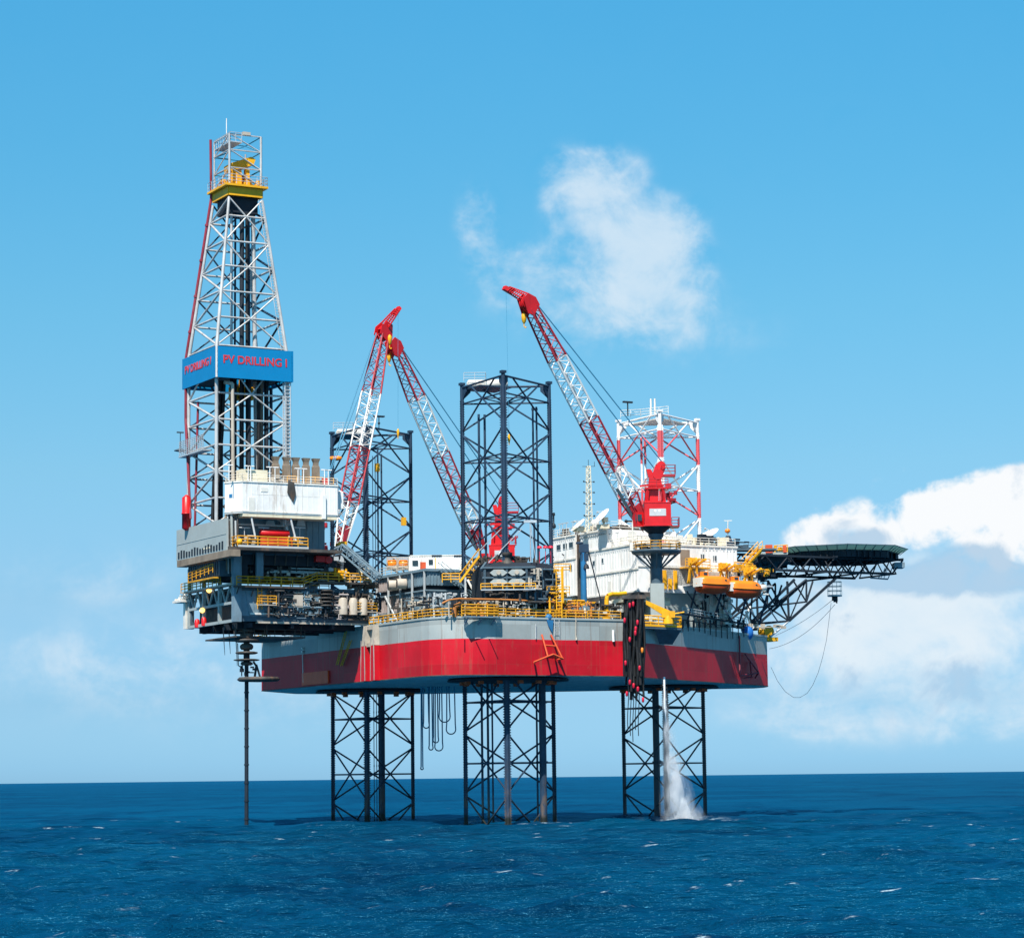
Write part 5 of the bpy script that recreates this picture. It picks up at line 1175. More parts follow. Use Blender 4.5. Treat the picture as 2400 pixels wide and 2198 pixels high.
# ---------------------------------------------------------------- jacking house round the middle leg
def build_jack_house():
    c = V(0, 21.65, 0)
    root = thing('jack_house', 'dark jacking house with four pale lozenge covers, around the foot of the middle leg', 'machine house', c + VZ * ZD)
    L = lambda x, y, z: c + VX * x + VY * y + VZ * z
    zb, zt = 28.9, 34.4
    fl = [(-3.3, -8.9), (3.9, -8.9), (6.6, -6.0), (6.9, 1), (3, 6), (-4, 6), (-4.8, 1), (-4.2, -6.6)]
    P = lambda n, s, m, lab=None: make(n, s, m, root, lab)
    s = MB()
    s.prism([L(x, y, zb) for x, y in fl], VZ * (zt - .9 - zb))
    n = len(fl); k = .84
    s.add([L(x, y, zt - .9) for x, y in fl] + [L(x * k, y * k, zt) for x, y in fl], [(i, (i + 1) % n, n + (i + 1) % n, n + i) for i in range(n)] + [tuple(range(n, 2 * n))])
    P('casing', s, 'navy_dark')
    for i, (x, z) in enumerate(((-1.05, 32.95), (1.35, 32.95), (-1.05, 31.7), (1.35, 31.7))):
        s = MB(); w_, h_ = 1.18, .42
        s.prism([L(x - w_, -9.0, z), L(x - w_ * .55, -9.0, z + h_), L(x + w_ * .5, -9.0, z + h_), L(x + w_, -9.0, z), L(x + w_ * .5, -9.0, z - h_), L(x - w_ * .55, -9.0, z - h_)], VY * -.35); P('gear_cover', s, 'grey')
        s = MB(); s.lathe(L(x, -9.35, z), [(.3, 0), (.3, .25)], 10, -VY); P('motor', s, 'beige')
    s = MB()
    for z in (32.32, 33.65): s.bar(L(-3.2, -9.1, z), L(3.8, -9.1, z), .2, .25)
    for x in (-2.9, -.0, 2.6, 3.7): s.bar(L(x, -9.05, zb), L(x, -9.05, zt - 1), .25)
    for x0, y0, x1, y1 in ((4.6, -8.3, 6.5, -6.2),): s.bar(L(x0, y0, 29.3), L(x1, y1, 32.4), .3)
    s.bar(L(-3.35, -9, zt - 1), L(-2.7, -7.6, zt), .3); P('casing_frame', s, 'bluegrey_dark')
    s = MB(); s.cbox(L(.2, -9.6, 30.65), 7.2, 1.2, .15, VX); P('front_walkway', s, 'galv')
    s = MB(); s.rail([L(-3.4, -10.1, 30.7), L(3.8, -10.1, 30.7)], r=.06, h=.75, rails=2); P('handrail', s, 'yellow')
    s = MB(); s.clutter(L(2.9, -9.7, 30.7), L(4.6, -8.9, 33.4), 26, .1, .35); P('hydraulic_fittings', s, 'beige')
    s = MB(); s.clutter(L(-3.2, -9.6, 28.9), L(5.0, -9.0, 30.5), 50, .1, .5, .6); P('lower_fittings', s, 'stained')
    s = MB(); s.clutter(L(3.9, -9.2, 29), L(6.6, -6.2, 33.6), 30, .1, .5, .7); P('side_fittings', s, 'bluegrey_dark')
    s = MB(); s.clutter(L(-5, -6, zt), L(5.5, -3, zt + 1.1), 40, .2, .9, .4); P('roof_equipment', s, 'stained')
    s = MB(); s.lathe(L(.1, -6.8, zt - .3), [(.9, 0), (.9, .4), (.5, .7), (.5, 1.2), (.7, 1.3), (.7, 1.7)], 14); P('chord_guide', s, 'stained')
    s = MB()
    for x, y in ((-1.4, 2.5), (-4.2, 0)): s.bar(L(x - 1, -8, zt), L(x + 3.5, -6.5, zt + 4.6), .1)
    q = L(3.2, -8, 0); s.tube(q + VZ * zt, q + VZ * (zt + 5.2), .08, 6); s.cbox(q + VZ * (zt + 5.4), 1.7, .3, .35, VX); s.tube(q + VZ * zt + VX * .7, q + VZ * (zt + 5.2), .06, 5); P('floodlight_mast', s, 'galv')
    s = MB()
    for x in (4.4, 5.2, 5.9): p = L(x, -6, zt); s.tube(p, p + VZ * 2.0, .05, 5); s.lathe(p + VZ * 2, [(.35, 0), (.3, .25), (.05, .35)], 10)
    P('lamp_post', s, 'pink')
    s = MB(); s.stair(L(-6.2, -8.6, 31.8), L(-3.6, -8.6, zt + .8), .9, VY); s.rail([L(-8.5, -8.6, 31.8), L(-6.2, -8.6, 31.8)], r=.07); P('stair', s, 'yellow')
    s = MB(); p = L(6.9, -7.4, 0); s.ladder(p + VZ * 27, p + VZ * 33.6, .7, VX, .07); s.rail([p + VZ * 33 - VX * .6, p + VZ * 33 + VX * 1.6], r=.06); s.rail([p + VZ * 30 - VX * 1.6, p + VZ * 30 + VX * 1.4], r=.06)
    s.bar(p + VX * .5 + VZ * 29, p + VX * .5 + VZ * 33.8, .2); s.clutter(p - VX * 1.6 + VZ * 27, p + VX * 1.2 + VY + VZ * 31, 30, .1, .45, .8); P('ladder_tower', s, 'yellow')
    return root
build_jack_house()

# ---------------------------------------------------------------- mud house and deck cargo
def build_mud_house():
    u0 = -8.5
    a = QU(886, 1362, u0); b = QU(999, 1340, u0)
    va, vb = a.y, b.y; root = thing('mud_house', 'two-tier blue-grey louvred mud house, left of the middle leg, with a rust stained end', 'deckhouse', (u0, (va + vb) / 2, ZD + 1.8))
    P = lambda n, s, m, lab=None: make(n, s, m, root, lab)
    zt = a.z
    vs = va + (vb - va) * .52
    for (v0, v1, m, lab) in ((va, vs, 'pinkgrey', 'rust stained wall half'), (vs, vb, 'bluegrey', None)):
        s = MB()
        for z0, z1 in ((32.3, 34.2), (29.2, 31.5)):
            s.box((u0, v0, z0), (u0 + .3, v1, z1))
            for v in np.arange(v0 + .2, v1, .5): s.box((u0 - .1, v, z0 + .15), (u0, v + .12, z1 - .15))
        P('louvred_wall', s, m, lab)
    s = MB(); s.box((u0 + .4, va, 29), (u0 + 8, vb - .3, 34)); P('core', s, 'navy_dark')
    s = MB()
    for z0, z1 in ((32.3, 34.2), (29.2, 31.5)):
        s.box((u0, vb, z0), (u0 + 7, vb + .3, z1))
        for u in np.arange(u0 + .3, u0 + 7, .5): s.box((u, vb + .3, z0 + .15), (u + .12, vb + .38, z1 - .15))
    P('louvred_wall', s, 'bluegrey')
    s = MB(); s.box((u0 - .4, va - .2, 34.2), (u0 + 8.4, vb + .6, 34.55)); s.box((u0 - .3, va, 31.5), (u0 + 8, vb + .5, 31.7)); s.box((u0 - .3, va, 28.9), (u0 + 8, vb + .5, 29.15)); P('roof_slab', s, 'bluegrey')
    for v in np.linspace(va + .2, vb, 5): s = MB(); s.bar(V(u0 - .3, v, ZD), V(u0 - .3, v, 34.2), .22); P('support_post', s, 'rail_grey')
    s = MB(); s.bar(V(u0 - .35, va + 3, 31.6), V(u0 - .35, va + 7.5, 27.2), .2); P('support_brace', s, 'rail_grey')
    for u in (u0 + 3.5, u0 + 7): s = MB(); s.bar(V(u, vb + .5, ZD), V(u, vb + .5, 29), .22); P('support_post', s, 'rail_grey')
    for v in (vs - 2.4, vs + .4):
        s = MB(); s.lathe(V(u0 - .1, v + .9, 32.9), [(.72, 0), (.72, 1.3)], 16, V(-1, -.3, 0)); f = P('fan_duct', s, 'beige')
        s = MB(); s.lathe(V(u0 - .1, v + .9, 32.9), [(.6, 1.3), (.6, 1.32)], 16, V(-1, -.3, 0)); make('duct_mouth_shade', s, 'black', f)  # black disc paints the unlit hollow on the closed duct end
    s = MB(); s.stair(V(u0 + 1.5, vb + 1.2, 34.4), V(u0 + 10, vb + 1.2, 28.6), 1.2, V(0, 1, 0)); P('stair', s, 'bluegrey')
    s = MB(); s.clutter(V(u0 + .2, va + .5, ZD), V(u0 + 6, vb, 28.9), 40, .3, 1.3); P('pumps', s, 'navy_dark')
    return root
build_mud_house()

def container(label, px0, px1, ytop, ybot, Y, m, cat, name, extras=(), group=None, depth=2.6):
    a = QY(px0, ybot, Y); b = QY(px1, ytop, Y)
    root = thing(name, label, cat, a, group)
    L = (V(b.x, b.y, 0) - V(a.x, a.y, 0)).length; h = b.z - a.z
    def pt(x, y, z): return V(a.x, a.y, a.z) + VX * x + VY * y + VZ * z
    s = MB(); s.cbox(pt(L / 2, depth / 2, h / 2), L, depth, h, VX)
    for x in np.arange(.3, L - .1, .35): s.cbox(pt(x, -.015, h * .5), .12, .03, h * .86, VX)
    make('shell', s, m, root)
    s = MB()
    for x in (.07, L - .07): s.cbox(pt(x, -.03, h / 2), .18, .1, h + .06, VX)
    for z in (.07, h - .05): s.cbox(pt(L / 2, -.03, z), L, .1, .16, VX)
    make('corner_frame', s, m if m != 'white' else 'offwhite', root)
    for kind, x, z, w_, hh in extras:
        s = MB(); s.cbox(pt(x * L, -.07, z * h), w_, .06, hh, VX); make({'w': 'window', 'd': 'door', 'v': 'vent', 'y': 'ladder'}[kind], s, {'w': 'glass', 'd': 'orangered', 'v': 'navy_dark', 'y': 'yellow'}[kind], root)
    return root
container('long white cabin with two windows and a red door, on the mud house roof', 959, 1089, 1300, 1342, 359, 'white', 'cabin', 'deck_cabin', [('w', .11, .55, .8, .75), ('w', .39, .6, .6, .7), ('d', .25, .36, .8, 1.2), ('v', .5, .96, 1.4, .2), ('v', .9, .94, 1.5, .2), ('y', .47, .45, .12, 1.9)])
for lab, x0, x1 in (('orange tank frame next to a cream box on the deck', 907, 930), ('orange tank frame touching the white cabin', 933, 957)):
    a = QY(x0, 1335, 362); b = QY(x1, 1306, 362)
    root = thing('tank_frame', lab, 'tank', a, 'orange tanks in pipe frames')
    c = (a + b) / 2 + VY * .8
    s = MB(); s.lathe(c - VX * .55, [(.2, -.15), (.62, 0), (.62, 1.1), (.2, 1.25)], 14, VX); make('tank_shell', s, 'orange', root)
    s = MB(); w_ = (V(b.x, b.y, 0) - V(a.x, a.y, 0)).length; h = b.z - a.z
    for x in (0, w_):
        for y in (0, 1.6): s.bar(a + VX * x + VY * y, a + VX * x + VY * y + VZ * h, .1)
    for z in (.3, h): s.bar(a + VZ * z, a + VX * w_ + VZ * z, .1); s.bar(a + VZ * z + VY * 1.6, a + VX * w_ + VZ * z + VY * 1.6, .1)
    s.cbox(a + VX * w_ / 2 + VY * .8 + VZ * .3, w_, 1.5, .5, VX); make('pipe_frame', s, 'beige', root)
container('cream box cabin on the deck behind the cantilever walkway', 835, 866, 1324, 1358, 352, 'cream', 'cabin', 'equipment_cabin', [('v', .5, .9, 1.2, .15), ('v', .6, .25, .5, .8)])
container('small beige cabin left of the cream box', 815, 834, 1330, 1360, 351, 'beige', 'cabin', 'equipment_cabin', [('v', .5, .5, .6, .9)])
def build_platforms():
    root = thing('pipe_deck', 'stained pipe deck and railings between the cantilever and the mud house roof', 'platform', (-11, 8, 32))
    a = QY(812, 1364, 350); b = QY(884, 1364, 350)
    s = MB(); s.cbox((a + b) / 2 + VY * 2 - VZ * .3, (b - a).length, 5, .5, VX); s.clutter(a - VZ * .3 - VY * .6, b - VZ * 1.6, 26, .2, .7); make('deck_floor', s, 'stained', root)
    s = MB(); s.rail([a - VY * .4, b - VY * .4], r=.06); s.rail([QY(890, 1352, 362), QY(958, 1338, 356)], r=.05); make('handrail', s, 'beige', root)
    p = QY(1004, 1343, 358); q = QY(1135, 1345, 354)
    s = MB(); s.cbox((p + q) / 2 + VY * 1.2 - VZ * .25, (q - p).length, 3.5, .5, VX); make('cabin_support', s, 'bluegrey_dark', root)
    s = MB(); s.rail([QY(1085, 1340, 349), QY(1136, 1345, 349)], r=.065); s.rail([QY(1085, 1365, 349), QY(1136, 1368, 349)], r=.065); make('handrail', s, 'railyellow', root)
    for x in (1091, 1113, 1126):
        s = MB(); t0 = QY(x, 1352, 348); s.tube(t0, V(t0.x, t0.y, ZD), .17, 8); make('support_pillar', s, 'rail_grey', root)
    s = MB(); s.bar(QY(1096, 1358, 347), QY(1117, 1398, 347), .3); make('support_brace', s, 'offwhite', root)
    s = MB(); s.clutter(QY(1080, 1350, 350), QY(1135, 1402, 352), 30, .3, 1.2, .4); make('deck_equipment', s, 'navy_dark', root)
    s = MB(); s.clutter(QY(1068, 1318, 350), QY(1135, 1342, 350), 30, .2, .8, .6); make('pipework', s, 'offwhite', root)
build_platforms()
def build_ramp():
    a = QY(800, 1283, 349); b = QY(886, 1356, 347)
    root = thing('pipe_conveyor', 'blue-grey lattice pipe conveyor sloping down from the leftmost crane foot to the deck', 'conveyor', b)
    D = (b - a).normalized(); side = D.cross(VZ).normalized(); up = side.cross(D)
    s = MB(); s.lattice(a, b, 1.2, 1.0, 1.2, 1.0, side, up, 1.2, .13, .07); s.bar(a, b, 1.0, .15); make('conveyor_truss', s, 'bluegrey', root)
    s = MB(); s.path([QY(768, 1300, 349), QY(780, 1288, 349), QY(800, 1281, 349), QY(815, 1290, 349)], .3, 7); make('conveyor_head', s, 'bluegrey_dark', root)
    s = MB(); s.clutter(QY(790, 1272, 350), QY(808, 1285, 350), 14, .3, .8, .3); make('drive_motor', s, 'yellow', root)
build_ramp()

# starboard deck: pipe rail, machines and yellow guards between the deck edge and the houses
def build_deck_gear():
    random.seed(5)
    r = thing('deck_pipe_rail', 'long orange-brown pipe running along the starboard deck above the yellow handrail', 'pipe', (0, 30, ZD))
    s = MB(); s.path([QV(1036, 1414, 30.7), QV(1052, 1406, 30.9), QV(1075, 1403, 31), QV(1180, 1405, 31), QV(1304, 1411, 31), QV(1312, 1420, 31), V(QV(1313, 1440, 31).x, 31, ZD)], .13, 8)
    make('pipe_run', s, 'pipeorange', r)
    for x in (1052, 1090, 1137, 1180, 1240, 1290): t = QV(x, 1406, 30.9); s = MB(); s.tube(t, V(t.x, t.y, ZD), .1, 6); make('pipe_support', s, 'beige', r)
    s = MB(); s.path([QV(1255, 1431, 30.5), QV(1340, 1434, 30.5), QV(1350, 1440, 30.5), QV(1351, 1500, 31.9)], .11, 8); make('pipe_run', s, 'beige', r)
    g = thing('deck_machinery', 'low dark pumps and grey machines on the starboard deck below the jacking house', 'machinery', (0, 28, ZD))
    s = MB(); s.clutter(V(-12, 27, ZD), V(-2, 30, ZD + 1.8), 50, .4, 1.5, .3); make('pump_group', s, 'navy_dark', g)
    s = MB(); s.clutter(V(-2, 27, ZD), V(11, 30, ZD + 1.8), 60, .4, 1.4, .3); make('pump_group', s, 'bluegrey', g)
    s = MB(); s.clutter(V(-1, 28, ZD), V(12, 30.5, ZD + 1.6), 34, .2, .7, .6); make('pipework', s, 'offwhite', g)
    s = MB()
    for x in (1065, 1110, 1130): p = QV(x, 1440, 30.4); s.path([V(p.x, p.y, ZD), V(p.x, p.y, ZD + 1.3), V(p.x + .9, p.y, ZD + 1.7)], .32, 8)
    s.box((QV(1075, 1440, 30).x, 29.2, ZD), (QV(1100, 1440, 30).x, 30.4, ZD + 1.5)); make('rusty_duct', s, 'pipeorange', g)
    for k, mm in enumerate(('stained', 'beige', 'offwhite', 'navy_dark', 'pipeorange', 'stained')):
        s = MB(); s.clutter(V(-13 + k * 4.2, 28.5, ZD), V(-8.5 + k * 4.2, 31, ZD + 2.3), 55, .08, .4, .65); make('pipework', s, mm, g)
    for k, mm in enumerate(('stained', 'beige', 'navy_dark', 'rail_grey')):
        s = MB(); s.clutter(V(-13.5, 9.5 + k * 4.5, ZD), V(-9, 14 + k * 4.5, ZD + 3.5), 45, .1, .5, .65); make('pipework', s, mm, g)
    y = thing('guard_railing', 'cluster of yellow rails and ladders on deck between the jacking house and the living quarters', 'railing', (8, 28, ZD))
    s = MB(); s.rail([V(6, 27.5, ZD), V(12, 27.5, ZD)], r=.08, h=1.4); s.rail([V(2.5, 30.2, ZD + 1.4), V(6.0, 30.2, ZD + 1.4)], r=.07)
    p = QV(1262, 1400, 29); s.ladder(V(p.x, p.y, ZD), V(p.x, p.y, ZD + 4.2), .9, VX, .1); s.clutter(V(4, 28, ZD), V(9.5, 30, ZD + 2.6), 26, .2, .7, .8); make('guard_rail', s, 'yellow', y)
    s = MB(); p = QV(1286, 1447, 31.5); s.ball(p, .5, .4, .5); s.prism([p + V(-.5, .1, -.3), p + V(.5, .1, -.4), p + V(.3, .1, -2.0), p + V(-.2, .1, -1.2)], V(0, .3, 0))
    tag(make('tarpaulin', s, 'blue', None, None, p), 'blue tarpaulin hanging over the deck edge beside the yellow handrail', 'tarpaulin')
build_deck_gear()

# blue post crane, yellow davits
def build_davits():
    b = QV(1369, 1436, 28); b.z = ZD
    r = thing('post_crane', 'slim blue post crane with a dark rope, in front of the white quarters wall', 'crane', b)
    t = QV(1367, 1285, 28)
    s = MB(); s.lathe(b, [(.5, 0), (.42, 4), (.36, t.z - ZD - 1), (.36, t.z - ZD)], 12); make('post', s, 'blue', r)
    s = MB(); s.cbox(t + VX * .1, 1.3, .8, 1.1, VX); s.lathe(t + VX * -.5 + VZ * .6, [(.5, 0), (.5, .25)], 10); s.cbox(t - VZ * 1.2 + VX * .2, 1.0, .7, 1.0, VX); make('head', s, 'navy', r)
    s = MB(); e = QV(1414, 1430, 30); s.tube(t + VX * .6, e, .09, 5); h = QV(1374, 1322, 28.4); s.tube(t + VX * .5 - VZ, h, .04, 4); s.lathe(h - VZ * .6, [(.45, 0), (.3, .5), (.06, .7)], 8); make('rope', s, 'navy_dark', r)
    b = QV(1421, 1432, 30); b.z = ZD
    r = thing('boat_davit', 'yellow swan-neck davit with a level arm, left of the black hose bundle', 'davit', b)
    s = MB(); k = QV(1422, 1404, 30); s.tube(b, k, .32, 10); s.path([k, QV(1424, 1396, 30), QV(1434, 1392, 30), QV(1450, 1392, 30), QV(1467, 1390, 30)], .3, 10); s.lathe(b, [(.6, 0), (.6, .5)], 12); make('arm', s, 'yellow', r)
    b = QV(1566, 1462, 29.0); z = b.z
    tp = build_hull.tp
    r = thing('knuckle_davit', 'yellow slewing davit with its arm raised to the left, on the overhanging side platform', 'davit', b)
    k = QV(1566, 1440, 29); s = MB(); s.lathe(V(b.x, b.y, z), [(.75, 0), (.7, .6), (.5, k.z - z)], 14); s.cbox(k, 1.8, 1.1, .9, VX); make('column', s, 'yellow', r)
    s = MB(); e = QV(1514, 1411, 28.4); s.prism([k + VZ * .5 + VX * .3, k - VZ * .5, e - VZ * .28, e + VZ * .28], VY * .5); s.tube(k + VX * .4, k + VX * 2.2 + VZ * .3, .13, 6); make('arm', s, 'yellow', r)
    # overhanging platform
    a = QV(1507, 1466, 29); c = QV(1597, 1470, 29)
    r2 = thing('side_platform', 'yellow railed platform overhanging the hull corner under the yellow slewing davit', 'platform', a)
    za = min(a.z, c.z) - .2
    s = MB(); s.prism([a, c, c + VY * 4, a + VY * 4], VZ * -.35); s.prism([a.lerp(c, .3) - VZ * .35, c - VZ * .35, c.lerp(a, .2) + VY * 3.4 - VZ * 2.2, a.lerp(c, .45) + VY * 3.4 - VZ * 2.2], VY * .3); make('platform_floor', s, 'bluegrey_dark', r2)
    s = MB(); s.rail([a + VY * 3.5, a, c, c + VY * 3.5], r=.09, h=1.4, step=1.2); s.bar(a + VZ * .1, c + VZ * .1, .12, .3); make('handrail', s, 'yellow', r2)
    s = MB(); s.clutter(a + VX * .3 + VY * .4, a + VX * 2.0 + VY * 2 + VZ * 1.2, 16, .3, .9, .2); make('winch', s, 'cream', r2)
build_davits()
random.seed(55)
# ---------------------------------------------------------------- living quarters
def build_quarters():
    root = thing('living_quarters', 'white multi-storey living quarters with square windows, under the satellite dishes', 'building', (34, 0, ZD + 5))
    P = lambda n, s, m, lab=None, par=None: make(n, s, m, par or root, lab)
    U = 26.0; ZL, ZM, ZT = 32.3, 39.25, 42.1
    s = MB(); s.box((U, -2.6, ZL), (43.0, 13, ZM)); P('main_block', s, 'white')
    s = MB(); s.box((U, -12.3, 33.0), (40, -5.0, ZT)); P('bridge_block', s, 'white')
    s = MB(); s.box((U + .15, -3.6, ZM + .003), (38, 4.3, ZT)); P('upper_block', s, 'white')
    s = MB(); s.box((U + .6, -5.0, 33), (38, -2.6, ZM)); s.box((U + .6, -5.0, ZM), (38, -3.6, ZT - .2)); P('recess_wall', s, 'pinkgrey')
    s = MB()
    for v in (-4.8, -4.3, -3.9): s.tube(V(U + .35, v, ZL), V(U + .35, v, ZT), .12, 6)
    P('recess_pipes', s, 'stained')
    # trim: roof coamings, deck lines with their dotted bolts, plate stiffeners
    s = MB()
    for v0, v1, z in ((-12.4, -4.9, ZT), (-3.7, 4.4, ZT), (-2.7, 13.1, ZM), (-2.6, 13.1, 35.7), (-12.3, -4.9, 38.6), (-2.6, 13.1, 32.5)): s.box((U - .14, v0, z - .16), (U + .02, v1, z + .1))
    s.box((U - .1, 13, ZM - .15), (43.1, 13.14, ZM + .12)); s.box((U, 13, 35.9), (43, 13.12, 36.1)); P('deck_trim', s, 'offwhite')
    for v0, v1, z in ((-12.2, -5.1, ZT - .75), (-3.5, 4.2, ZT - .75), (-2.5, 12.9, ZM - .8), (-12.2, -5.1, 38.0), (-2.5, 12.9, 35.1)):
        s = MB(); s.box((U - .012, v0, z + .2), (U + .15, v1, z + .26))
        for v in np.arange(v0, v1, .62): s.box((U - .035, v, z), (U + .16, v + .2, z + .22))
        P('cleat_strip', s, 'rail_grey')
    s = MB(); s.box((37, 13, ZM - .48), (43, 13.02, ZM - .42))
    for u in np.arange(37, 43, .6): s.box((u, 13, ZM - .7), (u + .2, 13.05, ZM - .45))
    P('cleat_strip', s, 'rail_grey')
    s = MB()
    for u in np.arange(36.9, 43, 1.05): s.box((u, 13, 36.1), (u + .09, 13.09, ZM - .2))
    P('wall_stiffener', s, 'white')
    def window(p, w_, h_, axis='v'):
        s = MB()
        if axis == 'v': s.box((p.x - .07, p.y - w_ / 2 - .1, p.z - h_ / 2 - .1), (p.x + .02, p.y + w_ / 2 + .1, p.z + h_ / 2 + .1))
        else: s.box((p.x - w_ / 2 - .1, p.y - .02, p.z - h_ / 2 - .1), (p.x + w_ / 2 + .1, p.y + .07, p.z + h_ / 2 + .1))
        f = P('window', s, 'rail_grey')
        s = MB()
        if axis == 'v': s.box((p.x - .075, p.y - w_ / 2, p.z - h_ / 2), (p.x - .03, p.y + w_ / 2, p.z + h_ / 2))
        else: s.box((p.x - w_ / 2, p.y + .03, p.z - h_ / 2), (p.x + w_ / 2, p.y + .075, p.z + h_ / 2))
        P('pane', s, 'glass', None, f)
    for x, y in ((1310, 1283), (1325, 1280), (1339, 1277)): window(QU(x, y, U), 1.15, .75)
    window(QU(1338, 1330, U), .75, .7); window(QU(1393, 1320, U), .7, .62); window(QU(1413, 1314, U), .4, .62)
    for x in (1646, 1675): window(QV(x, 1305 + (x - 1646) * .12, 13), .5, .7, 'u')
    s = MB()
    for v in np.arange(-2.4, 13, .8): s.box((U - .05, v, ZL + .2), (U, v + .06, 35.5)); s.box((U - .05, v, 36), (U, v + .06, ZM - .9))
    for v in np.arange(-12.1, -5.1, .8): s.box((U - .05, v, 33.2), (U, v + .06, 37.9))
    P('wall_stiffener', s, 'white')
    s = MB(); s.tube(V(U - .15, 1.2, ZL), V(U - .15, 1.2, ZM), .07, 6); s.tube(V(U - .15, 8.2, ZL), V(U - .15, 8.2, 35.6), .06, 6); s.tube(V(U - .15, -7.6, 33.2), V(U - .15, -7.6, ZT), .07, 6); P('wall_pipe', s, 'rail_grey')
    s = MB(); s.box((U - .06, 4.6, ZL + .25), (U, 5.5, 34.4)); P('wall_door', s, 'offwhite')
    # small lamps and brackets
    s = MB()
    for x, y in ((1298, 1306), (1322, 1302), (1511, 1308), (1520, 1314)):
        p = QU(x, y, U - .1); s.bar(p, p + V(-.5, .3, .2), .12)
    P('wall_lamp', s, 'navy_dark')
    # lower structure: grey-green house in the shade of the boat deck, dark recess under the white wall
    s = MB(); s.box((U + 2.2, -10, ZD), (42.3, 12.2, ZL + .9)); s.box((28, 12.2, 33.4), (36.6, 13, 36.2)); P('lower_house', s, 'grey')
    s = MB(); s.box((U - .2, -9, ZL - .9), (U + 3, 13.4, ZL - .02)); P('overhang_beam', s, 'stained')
    s = MB(); s.clutter(V(U - 1.6, -4, ZD), V(U + 2, 12, ZL - 1.2), 70, .4, 1.6, .4); P('machinery', s, 'offwhite')
    s = MB(); s.clutter(V(U - 2, -8, ZD), V(U + 1, 10, ZL - 1), 60, .4, 1.5, .4); P('machinery', s, 'navy_dark')
    s = MB(); s.box((U - 1.2, 7.5, 31.0), (U + 4.5, 14.4, 31.5)); s.prism([V(U - 1.3, 14.4, 31.5), V(U + 4.5, 14.4, 31.5), V(U + 4.5, 14.4, 30.3), V(U + 1.5, 14.4, 30.3)], V(0, -.2, 0)); P('side_shelf', s, 'cream')
    s = MB()
    for i in range(5): v = 12.4; s.box((28.3 + i * .9, v + .65, 32.8), (28.3 + i * .9 + .5, v + .95, 35.5 - (i % 2) * 1.2))
    P('lockers', s, 'yellow')
    s = MB(); s.box((36.5, 12.2, 28.2), (42.2, 12.32, 32.4)); s.clutter(V(36.2, 12.3, 28), V(42, 13.0, 32.6), 60, .2, .9, .5); P('wall_gear_sun_dapple', s, 'offwhite')  # off-white panel and bits stand in for sunlight patches on the wall
    s = MB(); s.clutter(V(36.2, 12.4, 28), V(42, 13.1, 32.6), 40, .15, .5, .6); P('wall_gear_sun_dapple', s, 'navy_dark')
    # boat deck gallery along the starboard side
    s = MB(); s.box((33.5, 13.0, 33.25), (47, 16.2, 33.5)); P('boat_deck', s, 'galv')
    s = MB(); s.box((33.5, 16.0, 33.5), (38.2, 16.1, 35.2)); P('bulwark', s, 'beige')
    s = MB()
    for u in (34, 38.5, 43, 46.5): s.bar(V(u, 16, 33.2), V(u + .5, 12.4, 28.0), .22); s.bar(V(u, 12.6, 33.2), V(u + 1.8, 15.5, 28.2), .16)
    P('deck_strut', s, 'navy')
    s = MB(); s.box((33.0, 13.1, 35.8), (37.2, 14.8, 36.0)); s.rail([V(33, 14.7, 36), V(37.2, 14.7, 36)], r=.06); s.rail([V(37.5, 13.6, 35.2), V(46, 13.6, 35.2)], r=.05); P('handrail', s, 'railyellow')
    s = MB(); s.box((33.2, 12.98, 36.3), (34.8, 13.05, 38.6)); P('door', s, 'brown')
    s = MB(); s.clutter(V(38, 13.1, 33.6), V(46, 14.4, 36.4), 40, .2, .8, .4); P('boat_deck_equipment', s, 'offwhite')
    # roof rails and clutter
    s = MB()
    s.rail([V(U + .1, -12.2, ZT), V(U + .1, -5.1, ZT)], r=.04, step=2); s.rail([V(U + .2, -3.5, ZT), V(U + .2, 4.2, ZT), V(37, 4.2, ZT)], r=.04, step=2); s.rail([V(U + .1, 5, ZM), V(U + .1, 12.9, ZM), V(42.8, 12.9, ZM)], r=.045, step=1.5)
    P('roof_rail', s, 'offwhite')
    s = MB(); s.clutter(V(U + .5, -12, ZT), V(38, -5.3, ZT + .9), 30, .3, 1.0, .3); s.clutter(V(U + 1, -3, ZT), V(37, 4, ZT + .9), 30, .3, 1.2, .3); P('roof_equipment', s, 'stained')
    s = MB(); s.clutter(V(U + 1, 5, ZM), V(36, 12.5, ZM + 1.6), 60, .3, 1.3, .4); P('roof_equipment', s, 'offwhite')
    s = MB(); s.clutter(V(36, 2, ZM), V(43, 12.6, ZM + 1.5), 70, .3, 1.2, .4); P('roof_equipment', s, 'cream')
    s = MB(); s.clutter(V(36, 2, ZM), V(46, 12.6, ZM + 1.3), 50, .3, 1.2, .5); P('roof_equipment', s, 'navy_dark')
    s = MB()
    for x in (1312, 1319, 1328, 1343, 1352, 1432, 1447):
        p = QU(x, 1240, U + .5); q = V(p.x, p.y, ZT if x < 1425 else ZM); h = 2.1; s.tube(q, q + VZ * h, .045, 5); s.bar(q + VZ * h - V(0, .5, 0), q + VZ * h + V(0, .5, 0), .12)
    P('floodlight_post', s, 'rail_grey')
    s = MB(); p = QU(1298, 1240, U + .4); q = V(p.x, p.y, ZT); s.tube(q, q + VZ * 1.6, .06, 6); s.lathe(q + VZ * 1.6, [(.2, 0), (.35, .2), (.3, .6), (.12, .8), (.12, 1.9), (.25, 2.0), (.2, 2.4)], 10); P('horn_mast', s, 'navy_dark')
    return root
build_quarters()

